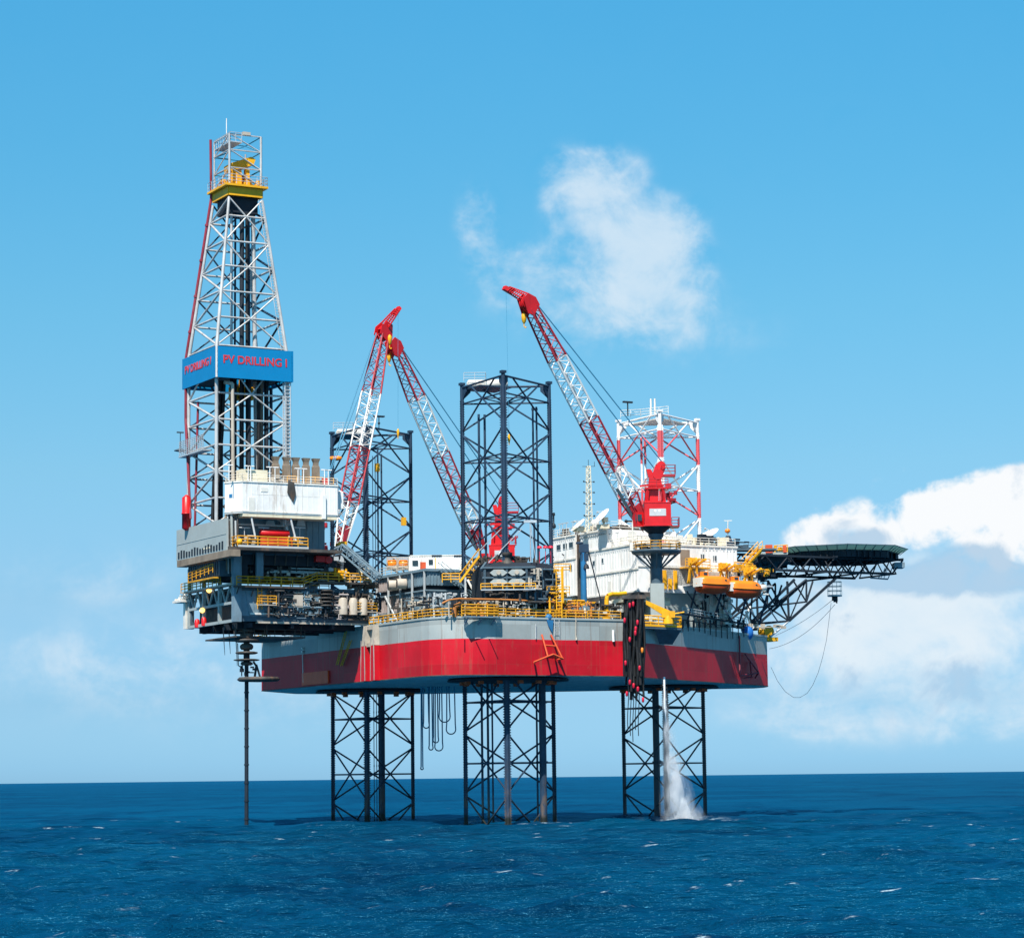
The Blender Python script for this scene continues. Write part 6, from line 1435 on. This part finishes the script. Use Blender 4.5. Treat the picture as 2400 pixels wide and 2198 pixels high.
def build_dish(label, px, py, Y, r, aim, zbase):
    c = QY(px, py, Y); b = V(c.x, c.y, zbase)
    root = thing('satellite_dish', label, 'satellite dish', b, 'satellite dishes on the quarters roof')
    aim = Vector(aim).normalized()
    s = MB(); prof = [(0.02, 0)] + [(r * k / 6, .22 * r * (k / 6) ** 2) for k in range(1, 7)]
    s.lathe(c, prof + [(r * 1.0, .22 * r + .05)] + [(r * k / 6, .22 * r * (k / 6) ** 2 + .07) for k in range(5, 0, -1)], 28, aim); make('reflector', s, 'white', root)
    s = MB(); f = c + aim * (r * .85); s.lathe(f, [(.12, 0), (.16, .25), (.05, .3)], 8, -aim)
    d, a, bb = s.frame(c, c + aim)
    for t in (0, 2.1, 4.2): s.tube(c + (a * math.cos(t) + bb * math.sin(t)) * r * .9 + aim * .2 * r, f, .03, 4)
    make('feed_arm', s, 'rail_grey', root)
    s = MB(); s.tube(b, c - aim * .3, .18, 8); s.cbox(c - aim * .45, .7, .7, .7); s.cbox(b + VZ * .3, 1.4, 1.4, .6); make('pedestal', s, 'cream', root)
build_dish('upright white satellite dish beside the antenna mast, tilted towards the right', 1413, 1213, 372, 1.5, VX * -.66 + VZ * .66 - VY * .28, 42.1)
build_dish('low white satellite dish left of the antenna mast', 1357, 1234, 376, 1.35, VX * -.62 + VZ * .70 - VY * .22, 42.1)
build_dish('white satellite dish tilted skyward at the right end of the quarters roof', 1662, 1257, 374, 1.7, VX * -.42 + VZ * .82 - VY * .30, 39.3)

def build_masts():
    b = QY(1381, 1240, 378)
    b.z = 42.1
    t = QY(1379, 1093, 378)
    root = thing('antenna_mast', 'thin white lattice antenna mast left of the tilted dish', 'mast', b)
    s = MB(); s.lattice(b, t, .75, .75, .45, .45, V(1, 0, 0), V(0, 1, 0), .8, .06, .035); make('mast_lattice', s, 'cream', root)
    s = MB()
    for z in (2.5, 4.3, 6, 7.6): p = b + VZ * z; s.bar(p - VX * .8, p + VX * .8, .08); s.ball(p + VX * .8, .13); s.ball(p - VX * .7 + VZ * .1, .12)
    s.tube(t, t + VZ * 1.0, .04, 5); s.bar(t - VX * .9, t + VX * 1.0, .06); s.tube(t + VX * .9, t + VX * .9 + VZ * .7, .04, 4); make('aerials', s, 'navy_dark', root)
    s = MB(); s.ball(b + VX * .9 + VZ * 1.4, .62); make('radome', s, 'white', root)
    b = QY(1706, 1288, 376); b.z = 39.2; t = QY(1706, 1220, 376)
    root = thing('wind_mast', 'thin mast with an orange and white windsock ball, at the right end of the roof', 'mast', b)
    s = MB(); s.tube(b, t, .07, 6); s.bar(t - VX * .6, t + VX * .6, .1); make('pole', s, 'offwhite', root)
    s = MB(); c = QY(1705, 1244, 376); s.ball(c, .42, .42, .34); make('marker_ball', s, 'orange', root)
    s = MB(); s.prism([b + V(-1.2, 0, 0), b + V(1.2, 0, 0), b + V(.3, 0, 2.0), b + V(-.3, 0, 2.0)], V(0, .3, 0)); make('mast_foot', s, 'navy', root)
    c = QY(1483, 1262, 366); c.z = ZB + 20
    c = V(c.x, c.y, 39.25)
    root = thing('radar_mast', 'short radar post with dark cross arm, between the tilted dish and the bow crane', 'mast', c)
    s = MB(); s.tube(c, c + VZ * 3.4, .12, 8); make('pole', s, 'offwhite', root)
    s = MB(); s.bar(c + VZ * 3.3 - VX * .9, c + VZ * 3.3 + VX * .9, .22); s.ball(c + VZ * 3.3 + VX * .8, .3); s.ball(c + VZ * 3.3 - VX * .9, .26); make('scanner', s, 'navy_dark', root)
build_masts()

# ---------------------------------------------------------------- lifeboats and their davits
def build_lifeboats():
    D0 = V(1, 0, 0)
    proto = None
    for i, (px, py, lab) in enumerate(((1672, 1371, 'orange enclosed lifeboat hanging nearest the bow crane, left of its twin'), (1744, 1382, 'orange enclosed lifeboat hanging nearest the helideck, with a white tube at its end'))):
        c = QV(px, py, 18.2)
        if proto is None:
            root = thing('lifeboat', lab, 'lifeboat', c, 'orange lifeboats')
            L, Bm = 2.95, 1.35
            ns, nr = 15, 14
            up_v = []; lo_v = []
            def ring(t, k, n):                    # t -1..1 along, k 0..n around
                taper = max(0.02, (1 - abs(t) ** (9 if t < 0 else 2.6))) ** .55
                a = math.pi * k / n
                return taper, a
            su = MB(); vs = []; fs = []
            for a_ in range(ns + 1):
                t = -1 + 2 * a_ / ns; tp_, _ = ring(t, 0, 1)
                for k in range(nr + 1):
                    an = math.pi * k / nr; y = -math.copysign(abs(math.cos(an)) ** .7, math.cos(an)) * Bm * tp_; z = math.sin(an) ** .45 * 1.3 * (tp_ ** .6) * (1 - .25 * (t > .55) * (t - .55))
                    vs.append(c + V(t * L * .985, y * .97, z))
            for a_ in range(ns):
                for k in range(nr): o = a_ * (nr + 1) + k; fs.append((o, o + 1, o + nr + 2, o + nr + 1))
            su.add(vs, fs, True); make('canopy', su, 'orange', root)
            sl_ = MB(); vs = []; fs = []
            for a_ in range(ns + 1):
                t = -1 + 2 * a_ / ns; tp_, _ = ring(t, 0, 1)
                for k in range(nr + 1):
                    an = math.pi * k / nr; y = -math.cos(an) * Bm * tp_; z = -math.sin(an) ** .85 * 1.3 * (tp_ ** .5) + .22 * abs(t) ** 2
                    vs.append(c + V(t * L, y, z - .001))
            for a_ in range(ns):
                for k in range(nr): o = a_ * (nr + 1) + k; fs.append((o, o + 1, o + nr + 2, o + nr + 1))
            sl_.add(vs, fs, True); make('hull', sl_, 'orange_shaded', root)
            s = MB(); pts = []
            for a_ in range(ns + 1): t = -1 + 2 * a_ / ns; tp_, _ = ring(t, 0, 1); pts.append(c + V(t * L * 1.01, Bm * 1.03 * tp_, .05 + .1 * abs(t) ** 2))
            s.path(pts, .09, 6); make('gunwale', s, 'orange', root)
            s = MB(); s.box(c + V(-2.2, -.6, .9), c + V(-1.2, .62, 1.85)); make('wheelhouse', s, 'orange', root)
            s = MB()
            for u in (-1.4, -.5, .4, 1.2): s.box(c + V(u, 1.0, .55), c + V(u + .3, 1.22, .75))
            s.box(c + V(-2.0, .6, 1.35), c + V(-1.4, .66, 1.7)); make('porthole', s, 'glass', root)
            s = MB(); s.tube(c + V(-2.4, 0, 1.2), c + V(-2.4, 0, 2.6), .07, 5); s.tube(c + V(2.4, 0, .9), c + V(2.4, 0, 2.6), .07, 5); make('fall_wire', s, 'navy_dark', root)
            s = MB(); s.box(c + V(-3.0, -.7, -.3), c + V(-2.5, 1.1, .95)); make('end_hatch', s, 'offwhite', root)
            proto = root; c0 = c
        else:
            r2 = dup(proto, W(c), lab)
    # davits: yellow gallows
    g = 'yellow lifeboat davits'
    for k, (px, py0, py1, lab) in enumerate(((1627, 1308, 1366, 'yellow davit at the left end of the nearer-left lifeboat'), (1698, 1320, 1356, 'yellow davit between the two orange lifeboats'), (1757, 1330, 1362, 'yellow davit above the end of the lifeboat next to the helideck'))):
        t = QV(px, py0, 16.5); b = QV(px, py1, 16.5)
        root = thing('lifeboat_davit', lab, 'davit', V(t.x, 15.6, 33.5), g)
        s = MB()
        for du in (-.55, .75):
            s.bar(V(t.x + du, 15.7, 33.5), V(t.x + du * .8, 16.2, t.z - .9), .3); s.bar(V(t.x + du * .8, 16.2, t.z - .9), V(t.x + du * .8, 18.6, t.z - .3), .28)
        s.bar(V(t.x - .8, 16.2, t.z - .9), V(t.x + 1.1, 16.2, t.z - .9), .35); s.bar(V(t.x + .6, 15.8, 33.5), V(t.x - .3, 16.2, t.z - 1.2), .18)
        make('gallows', s, 'yellow', root)
        s = MB(); s.lathe(V(t.x - .5, 16.2, t.z - .35), [(.5, 0), (.5, .15), (.3, .18), (.3, .9), (.5, .93), (.5, 1.05)], 12, V(1, 0, 0)); s.box((t.x - .7, 15.9, t.z - .75), (t.x + .2, 16.6, t.z + .05)); make('winch', s, 'yellow', root)
    s = MB(); c = QV(1786, 1378, 17.6); s.lathe(c - V(.9, 0, 0), [(.5, 0), (.55, .1), (.55, 1.4), (.3, 1.5)], 14, V(1, 0, 0)); s.box(c + V(-1, -.5, -1), c + V(.8, .5, -.8))
    tag(make('liferaft_canister', s, 'offwhite', None, None, c), 'white life raft canister at the end of the right lifeboat', 'life raft')
    # yellow stair and platform between the boats and the helideck
    root = thing('access_walkway', 'yellow stair and railed walkway leading from the boat deck up to the helideck', 'walkway', QV(1750, 1345, 12))
    s = MB(); a = QV(1742, 1327, 9); b = QV(1782, 1284, 9); s.stair(a, b, 1.2, V(0, 1, 0)); s.bar(a - VZ * .5, b - VZ * .5, .9, .2); make('stair', s, 'yellow', root)
    s = MB(); a = QV(1722, 1338, 13.5); b = QV(1765, 1342, 13.5); s.rail([a, b], r=.09, h=1.3); s.clutter(a, b + VZ * .9 + V(0, 1.5, 0), 28, .2, .7, .7); s.bar(a, b, 1.2, .2); make('handrail', s, 'railyellow', root)
    s = MB(); s.clutter(QV(1745, 1330, 8), QV(1795, 1352, 4), 40, .2, .9, .5); make('boat_winch', s, 'railyellow', root)
    s = MB(); s.clutter(QV(1745, 1335, 6), QV(1800, 1362, 2), 36, .3, 1.0, .5); make('dark_machinery', s, 'navy_dark', root)
build_lifeboats()

# ---------------------------------------------------------------- helideck
def build_helideck():
    zt = 40.75
    c = QY(1966, 1310, 401.5); c.z = 0
    root = thing('helideck', 'octagonal helicopter deck with pale green netting, cantilevered past the bow on a dark truss', 'helideck', c + VZ * 39)
    P = lambda n, s, m, lab=None: make(n, s, m, root, lab)
    Rr = 9.6
    L = lambda x, y, z: c + VX * x + VY * y + VZ * z
    oc = [(Rr * math.sin(i * math.pi / 4), -Rr * math.cos(i * math.pi / 4)) for i in range(8)]
    s = MB(); s.prism([L(x, y, zt - .45) for x, y in oc], VZ * .45)
    P('deck_plate', s, 'navy_dark')
    s = MB()
    for i in range(8):
        a, b = oc[i], oc[(i + 1) % 8]; k = 1.135
        p, q, r, t = L(*a, zt - .3), L(*b, zt - .3), L(b[0] * k, b[1] * k, zt + .35), L(a[0] * k, a[1] * k, zt + .35)
        s.hexa([p, q, r, t, p - VZ * .05, q - VZ * .05, r - VZ * .05, t - VZ * .05])
    P('safety_net', s, 'netgreen')
    s = MB()
    for i in range(8):
        a, b = oc[i], oc[(i + 1) % 8]; k = 1.14
        for j in range(5):
            e = (a[0] + (b[0] - a[0]) * j / 5, a[1] + (b[1] - a[1]) * j / 5); s.bar(L(*e, zt - .55), L(e[0] * k, e[1] * k, zt + .42), .1)
        s.bar(L(a[0] * k, a[1] * k, zt + .36), L(b[0] * k, b[1] * k, zt + .36), .1)
    P('net_frame', s, 'bluegrey_dark')
    # deep dark grillage and fascia below the plate
    s = MB()
    for x in np.arange(-8.6, 8.7, .95):
        y = math.sqrt(max(0, (Rr * .96) ** 2 - x * x)); s.bar(L(x, -y, zt - .95), L(x, y, zt - .95), .14, .95)
    P('deck_beam', s, 'navy_dark')
    s = MB()
    for i in range(8):
        a, b = oc[i], oc[(i + 1) % 8]; s.bar(L(a[0] * .97, a[1] * .97, zt - .95), L(b[0] * .97, b[1] * .97, zt - .95), .2, .98)
    P('deck_fascia', s, 'navy_dark')
    for k, v in enumerate((-6.0, 3.6)):
        s = MB(); u0, u1 = 43.5, c.x + 8.2 - abs(v + 1) * .3
        zt1, zb1 = zt - 1.55, zt - 3.75
        s.bar(V(u0, v, zt1), V(u1 + .6, v, zt1), .3); s.bar(V(u0, v, zb1), V(u1 - 1.6, v, zb1), .36)
        n = 8
        for j in range(n):
            a = u0 + (u1 - u0 - 1.6) * j / n; b = u0 + (u1 - u0 - 1.6) * (j + 1) / n; m = (a + b) / 2
            s.tube(V(a, v, zb1), V(m, v, zt1), .13, 6); s.tube(V(m, v, zt1), V(b, v, zb1), .13, 6)
        s.tube(V(u1 - 1.6, v, zb1), V(u1 + .6, v, zt1), .13, 6)
        P('main_truss', s, 'navy_dark')
    for k, u in enumerate((c.x - 6.5, c.x, c.x + 6)):
        s = MB(); zt1, zb1 = zt - 1.55, zt - 3.7; s.bar(V(u, -8, zt1), V(u, 5.5, zt1), .25); s.bar(V(u, -6, zb1), V(u, 3.6, zb1), .24)
        for j in range(3): a = -6 + j * 3.2; s.tube(V(u, a, zb1), V(u, a + 1.6, zt1), .1, 5); s.tube(V(u, a + 1.6, zt1), V(u, a + 3.2, zb1), .1, 5)
        P('cross_truss', s, 'navy_dark')
    p0 = QY(1778, 1302, 394); p1 = QY(1850, 1302, 394)
    s = MB(); s.cbox((p0 + p1) / 2 + VY * 6 - VZ * .55, (p1 - p0).length + .6, 13, .95, VX); s.clutter(p0 - VX * 2 + VY * 2 - VZ * 3.4, p1 + VY * 8 - VZ * .8, 34, .3, 1.1, .5); P('link_deck', s, 'navy_dark')
    # raking struts down to the bow
    for v in (3.2, -5.2):
        pt = lambda x, y: (lambda q: V(q.x, v, q.z))(QV(x, y, 3.2))
        A, B, C = pt(1757, 1462), pt(1849, 1455), pt(1962, 1352)
        D, E, Fp, G = pt(1766, 1360), pt(1800, 1360), pt(1845, 1362), pt(1890, 1410)
        H = pt(1798, 1421)
        s = MB(); s.tube(A, C, .3, 8) if False else None
        s.bar(A, H, .34); s.bar(H, pt(1862, 1358), .34); s.bar(B, C, .34); P('raking_strut', s, 'navy_dark')
        for p, q, r in ((A, B, .16), (B, Fp, .18), (B, E, .15), (H, E, .15), (A, D, .16), (H, G, .15), (G, pt(1890, 1360), .15), (G, pt(1905, 1362), .15), (G, pt(1860, 1362), .13), (H, B, .13), (A + VX * .3, pt(1890, 1358), .18), (H, pt(1770, 1390), .13)):
            s = MB(); s.tube(p, q, r, 6); P('truss_brace', s, 'navy_dark')
        s = MB(); s.tube(B, pt(1806, 1492), .15, 6); P('tie_strut', s, 'galv')
        if v > 0:
            s = MB(); s.tube(A + VX * .1, pt(1748, 1432), .16, 6); s.tube(pt(1760, 1424), pt(1776, 1465), .13, 6); s.tube(pt(1735, 1468), pt(1760, 1420), .2, 6); P('bow_stanchion', s, 'offwhite')
            s = MB(); s.clutter(A + V(-1.5, -.8, -.8), A + V(1.6, .6, .5), 10, .3, .9, .2); P('strut_foot', s, 'navy_dark')
    for a, b in ((B, C),):
        s = MB(); s.tube(V(B.x, 3.2, B.z), V(B.x, -5.2, B.z), .16, 6); s.tube(V(C.x, 3.2, C.z), V(C.x, -5.2, C.z), .16, 6); s.tube(V(B.x, 3.2, B.z), V(C.x, -5.2, C.z), .12, 6); P('truss_brace', s, 'navy_dark')
    # right end catwalk and light boxes
    s = MB(); q = QY(2105, 1312, 400); s.cbox(q - VZ * .9, 1.6, 3, .8, VX); p0 = QY(2040, 1354, 400); p1 = QY(2081, 1357, 400); s.bar(p0, p1, .5, .2); s.bar(p1, QY(2092, 1328, 400), .14); s.bar(QY(2058, 1355, 400), QY(2080, 1328, 400), .14); s.ladder(QY(2068, 1355, 400), QY(2078, 1330, 400), .5); P('end_catwalk', s, 'bluegrey')
    # access deck with foam monitors and red boxes at the left edge
    a = QY(1776, 1296, 392); b = QY(1846, 1292, 392)
    s = MB(); s.cbox((a + b) / 2 + VY * 1.6 - VZ * .2, (b - a).length, 3.6, .35, VX); P('access_landing', s, 'grey')
    s = MB(); p = QY(1802, 1288, 392); s.cbox(p + VZ * .1, 1.05, .9, 1.25, VX); P('fire_box', s, 'orangered')
    s = MB(); p = QY(1839, 1288, 392); s.cbox(p + VZ * .1, .5, .7, 1.1, VX); P('fire_box', s, 'orangered')
    s = MB(); s.rail([a, a.lerp(b, .35)], r=.07, h=1.0); s.rail([a.lerp(b, .55), b], r=.07, h=1.0); s.clutter(a.lerp(b, .55), b + VZ * .8 + VY, 10, .2, .5); P('handrail', s, 'yellow')
    a = QY(1700, 1290, 384); s = MB(); s.cbox(a + VX * 3, 9, 3, .25, VX); s.rail([a - VX * 1, a + VX * 5], r=.05); s.clutter(a, a + VX * 5 + VZ * .8 + VY, 24, .2, .8); P('access_walkway', s, 'bluegrey_dark')
    return root
build_helideck()

# ---------------------------------------------------------------- hanging things
def catenary(p, q, sag, n=18):
    p = Vector(p); q = Vector(q); return [p.lerp(q, i / n) - VZ * (sag * 4 * (i / n) * (1 - i / n)) for i in range(n + 1)]
def build_hanging():
    Y = 398.0
    c = QY(1956, 1380, Y)
    root = thing('hanging_basket', 'round caged basket hanging under the helideck truss', 'basket', c + VZ)
    s = MB()
    for k in range(10):
        t = k * math.pi / 5; x, y = 1.1 * math.cos(t), 1.1 * math.sin(t); s.tube(c + V(x, y, -1), c + V(x, y, 1.1), .04, 4)
    for z in (-1, -.3, .4, 1.1):
        pts = [c + V(1.1 * math.cos(t), 1.1 * math.sin(t), z) for t in np.linspace(0, 2 * math.pi, 17)]; s.path(pts, .05, 4)
    make('cage', s, 'offwhite', root)
    s = MB(); s.lathe(c - VZ * 1.05, [(1.15, -.12), (1.15, .05)], 16); make('basket_floor', s, 'galv', root)
    s = MB(); s.tube(c + VZ * 1.1, c + VZ * 2.3, .08, 5); s.clutter(c + V(-.3, -.3, -2.2), c + V(.3, .3, -1.1), 12, .2, .5, .3); make('swivel', s, 'navy_dark', root)
    e = c - VZ * 2.4
    for lab, pts, r in (('upper slack cable from the basket to the bow', catenary(e + VZ * 1.0, QY(1815, 1490, Y), .5), .035),
                        ('lower slack cable from the basket to the bow', catenary(e, QY(1803, 1520, Y), 1.3), .035),
                        ('long cable looping from the basket to below the hull and up its bow corner', None, .03)):
        if pts is None:
            px = [(1948, 1412), (1944, 1445), (1937, 1500), (1928, 1540), (1918, 1575), (1905, 1605), (1892, 1624), (1875, 1634), (1860, 1634), (1840, 1620), (1822, 1595), (1807, 1563)]
            pts = [QY(x, y, Y) for x, y in px]
        s = MB(); s.path(pts, r, 5); tag(make('slack_cable', s, 'navy', None, None, pts[0]), lab, 'cable', 'slack cables hung from the basket')
    # black hose bundle with red floats
    Yb = 339.0
    top = QY(1487, 1405, Yb)
    root = thing('hose_bundle', 'bundle of black hoses with red floats hanging down the starboard hull corner', 'hoses', V(top.x, top.y, ZD))
    rnd = random.Random(4)
    for k in range(24):
        x = 1465 + k * 1.9 + rnd.uniform(-2, 2); y1 = rnd.choice([1585, 1605, 1620, 1630, 1600, 1640]); dY = rnd.uniform(-.8, .8)
        s = MB(); pts = [QY(x + 2 * math.sin(i * .9 + k), 1404 + (y1 - 1404) * i / 9, Yb + dY + .15 * math.sin(i * 1.3 + k)) for i in range(10)]
        s.path(pts, rnd.uniform(.12, .24), 6); make('hose', s, 'black', root)
    s = MB(); p = QY(1486, 1403, Yb); s.cbox(p + VZ * .2, 3.2, 1.4, .5, VX); make('hose_saddle', s, 'stained', root)
    for x, y in ((1464, 1450), (1476, 1495), (1490, 1470), (1494, 1455), (1466, 1550), (1499, 1562), (1476, 1415), (1484, 1412), (1476, 1595), (1485, 1603), (1495, 1611), (1469, 1622), (1507, 1636), (1489, 1480), (1505, 1520)):
        p = QY(x, y, Yb - 1.0 + rnd.uniform(-.2, .2)); s = MB(); s.lathe(p - VZ * .45, [(.08, -.1), (.17, .05), (.17, .5), (.08, .6)], 8); make('float', s, 'pink' if (x, y) != (1505, 1520) else 'orange', root)
    s = MB()
    for k, x in enumerate((1472, 1478, 1484, 1490, 1497)): s.path([QY(x + math.sin(i) * 1.2, 1600 + (110 + 14 * (k % 3)) * i / 6, Yb) for i in range(7)], .06, 5)
    make('trailing_rope', s, 'navy_dark', root)
    # loops of hose under the hull
    Yl = 372.0; g = 'hose loops hanging under the hull between the two left legs'
    loops = ((988, 990, 1803, 1), (994, 1004, 1706, 1), (1007, 1013, 1757, 1), (1017, 1026, 1740, 1), (1021, 1036, 1759, 1), (1031, 1053, 1692, 1), (1048, 1066, 1720, 1))
    labs = ('longest and narrowest hanging hose loop, nearest the far left leg', 'short hanging hose loop, second from the far left leg', 'long narrow hanging hose loop just right of the short one', 'hanging hose loop in the middle of the row, with a narrow bight', 'wide long hose loop in the middle of the row', 'wide shallow hose loop crossing its right-hand neighbour', 'rightmost hanging hose loop, nearest the middle leg')
    for (x0, x1, y, _), lab in zip(loops, labs):
        zt = ZB; r = (x1 - x0) / 2 + 2; cx = (x0 + x1) / 2
        px = [(x0 - 1, 1600), (x0 - 1, y - r * 2.2)] + [(cx - r * math.cos(t), y - r + r * math.sin(t)) for t in np.linspace(.0, math.pi, 11)] + [(x1 + 1, y - r * 2.2), (x1 - 1, 1600)]
        pts = [QY(a, b, Yl + .3 * math.sin(a)) for a, b in px]
        for q in (pts[0], pts[-1]): q.z = ZB
        s = MB(); s.path(pts, .09, 6); tag(make('hanging_hose', s, 'cable_blue', None, None, pts[0]), lab, 'hose', g)
build_hanging()

# ---------------------------------------------------------------- cooling water pouring from the hull into the sea
def build_water_jet():
    ax = [QY(1557, 1600, 350.5), QY(1558, 1655, 350), QY(1562, 1705, 349.5), QY(1571, 1765, 349), QY(1581, 1825, 348), QY(1592, 1885, 347), QY(1606, 1924, 346.5)]
    ax[0].z = ZB + .15; ax[-1].z = 0.05
    root = thing('water_discharge', 'white jet of cooling water falling from the hull and breaking into spray on the sea', 'water jet', V(ax[-1].x, ax[-1].y, 0))
    def loft(rads, n=18, wob=0.0, seed=1):
        rr = random.Random(seed); s = MB(); vs = []; fs = []
        # resample smoothly
        pts = []; K = 24
        for i in range(K + 1):
            t = i / K * (len(ax) - 1); j = min(int(t), len(ax) - 2); f = t - j
            pts.append((ax[j].lerp(ax[j + 1], f), rads[j] + (rads[j + 1] - rads[j]) * f))
        for p, r in pts:
            for k in range(n):
                a = 2 * math.pi * k / n; w_ = 1 + wob * rr.uniform(-1, 1)
                vs.append(p + (VX * math.cos(a) + VY * math.sin(a)) * r * w_)
        for i in range(K):
            for k in range(n): fs.append((i * n + k, i * n + (k + 1) % n, (i + 1) * n + (k + 1) % n, (i + 1) * n + k))
        s.add(vs, fs, True); m = K * n
        s.add(vs, [tuple(range(n)), tuple(range(m + n - 1, m - 1, -1))])
        return s
    m = bpy.data.materials.new('water_mist'); m.use_nodes = True; nt = NT(m.node_tree); m.node_tree.nodes.clear()
    tc = nt.n('ShaderNodeTexCoord')
    mp = nt.n('ShaderNodeMapping'); mp.inputs['Scale'].default_value = (1, 1, .45); nt.l(tc.outputs['Object'], mp.inputs[0])
    nz = nt.n('ShaderNodeTexNoise', i_Scale=.8, i_Detail=6.0, i_Roughness=.68); nt.l(mp.outputs[0], nz.inputs['Vector'])
    den = nt.m('MULTIPLY', nt.smooth(nz.outputs[0], .40, .64), MISTD)
    pv = nt.n('ShaderNodeVolumePrincipled'); pv.inputs['Color'].default_value = (.97, .985, 1, 1); pv.inputs['Anisotropy'].default_value = .2
    nt.l(den, pv.inputs['Density'])
    out = nt.n('ShaderNodeOutputMaterial'); nt.l(pv.outputs[0], out.inputs['Volume'])
    def level(k, name):
        c = m.copy(); c.name = name
        for n_ in c.node_tree.nodes:
            if n_.type == 'MATH' and n_.operation == 'MULTIPLY' and abs(n_.inputs[1].default_value - MISTD) < 1e-6: n_.inputs[1].default_value = MISTD * k
        return c
    R0 = [.4, .75, 1.15, 1.65, 2.2, 2.8, 3.4]
    for name, f, k, sd in (('outer_spray', 1.0, .2, 1), ('middle_spray', .8, .3, 2), ('inner_spray', .6, .8, 3), ('core_spray', .4, 6.0, 4)):
        make(name, loft([r * f for r in R0], wob=0, seed=sd), level(k, name + '_mist'), root)
    m3, nt, b = base_mat('falling_water'); b.inputs['Base Color'].default_value = (.88, .93, .96, 1); b.inputs['Roughness'].default_value = .35
    make('jet_stream', (lambda s: (s.tube(ax[0], ax[1], .14, 10, .1), s.tube(ax[1], ax[2], .1, 10, .02), s)[2])(MB()), m3, root)
    s = MB(); rr = random.Random(9)
    for _ in range(900):
        t = rr.random() ** .6; j = min(int(t * 6), 5); p = ax[j].lerp(ax[j + 1], t * 6 - j); r = .3 + 2.6 * t
        q = p + VX * rr.gauss(0, r * .22) + VY * rr.gauss(0, r * .22); k = rr.uniform(.015, .04)
        if q.z < .1: q.z = rr.uniform(.1, .8)
        s.add([q + V(k, 0, 0), q + V(-k, k, 0), q + V(-k, -k, 0), q + V(0, 0, k * 2)], [(0, 1, 2), (0, 1, 3), (1, 2, 3), (2, 0, 3)])
    make('droplets', s, m3, root)['kind'] = 'stuff'
build_water_jet()
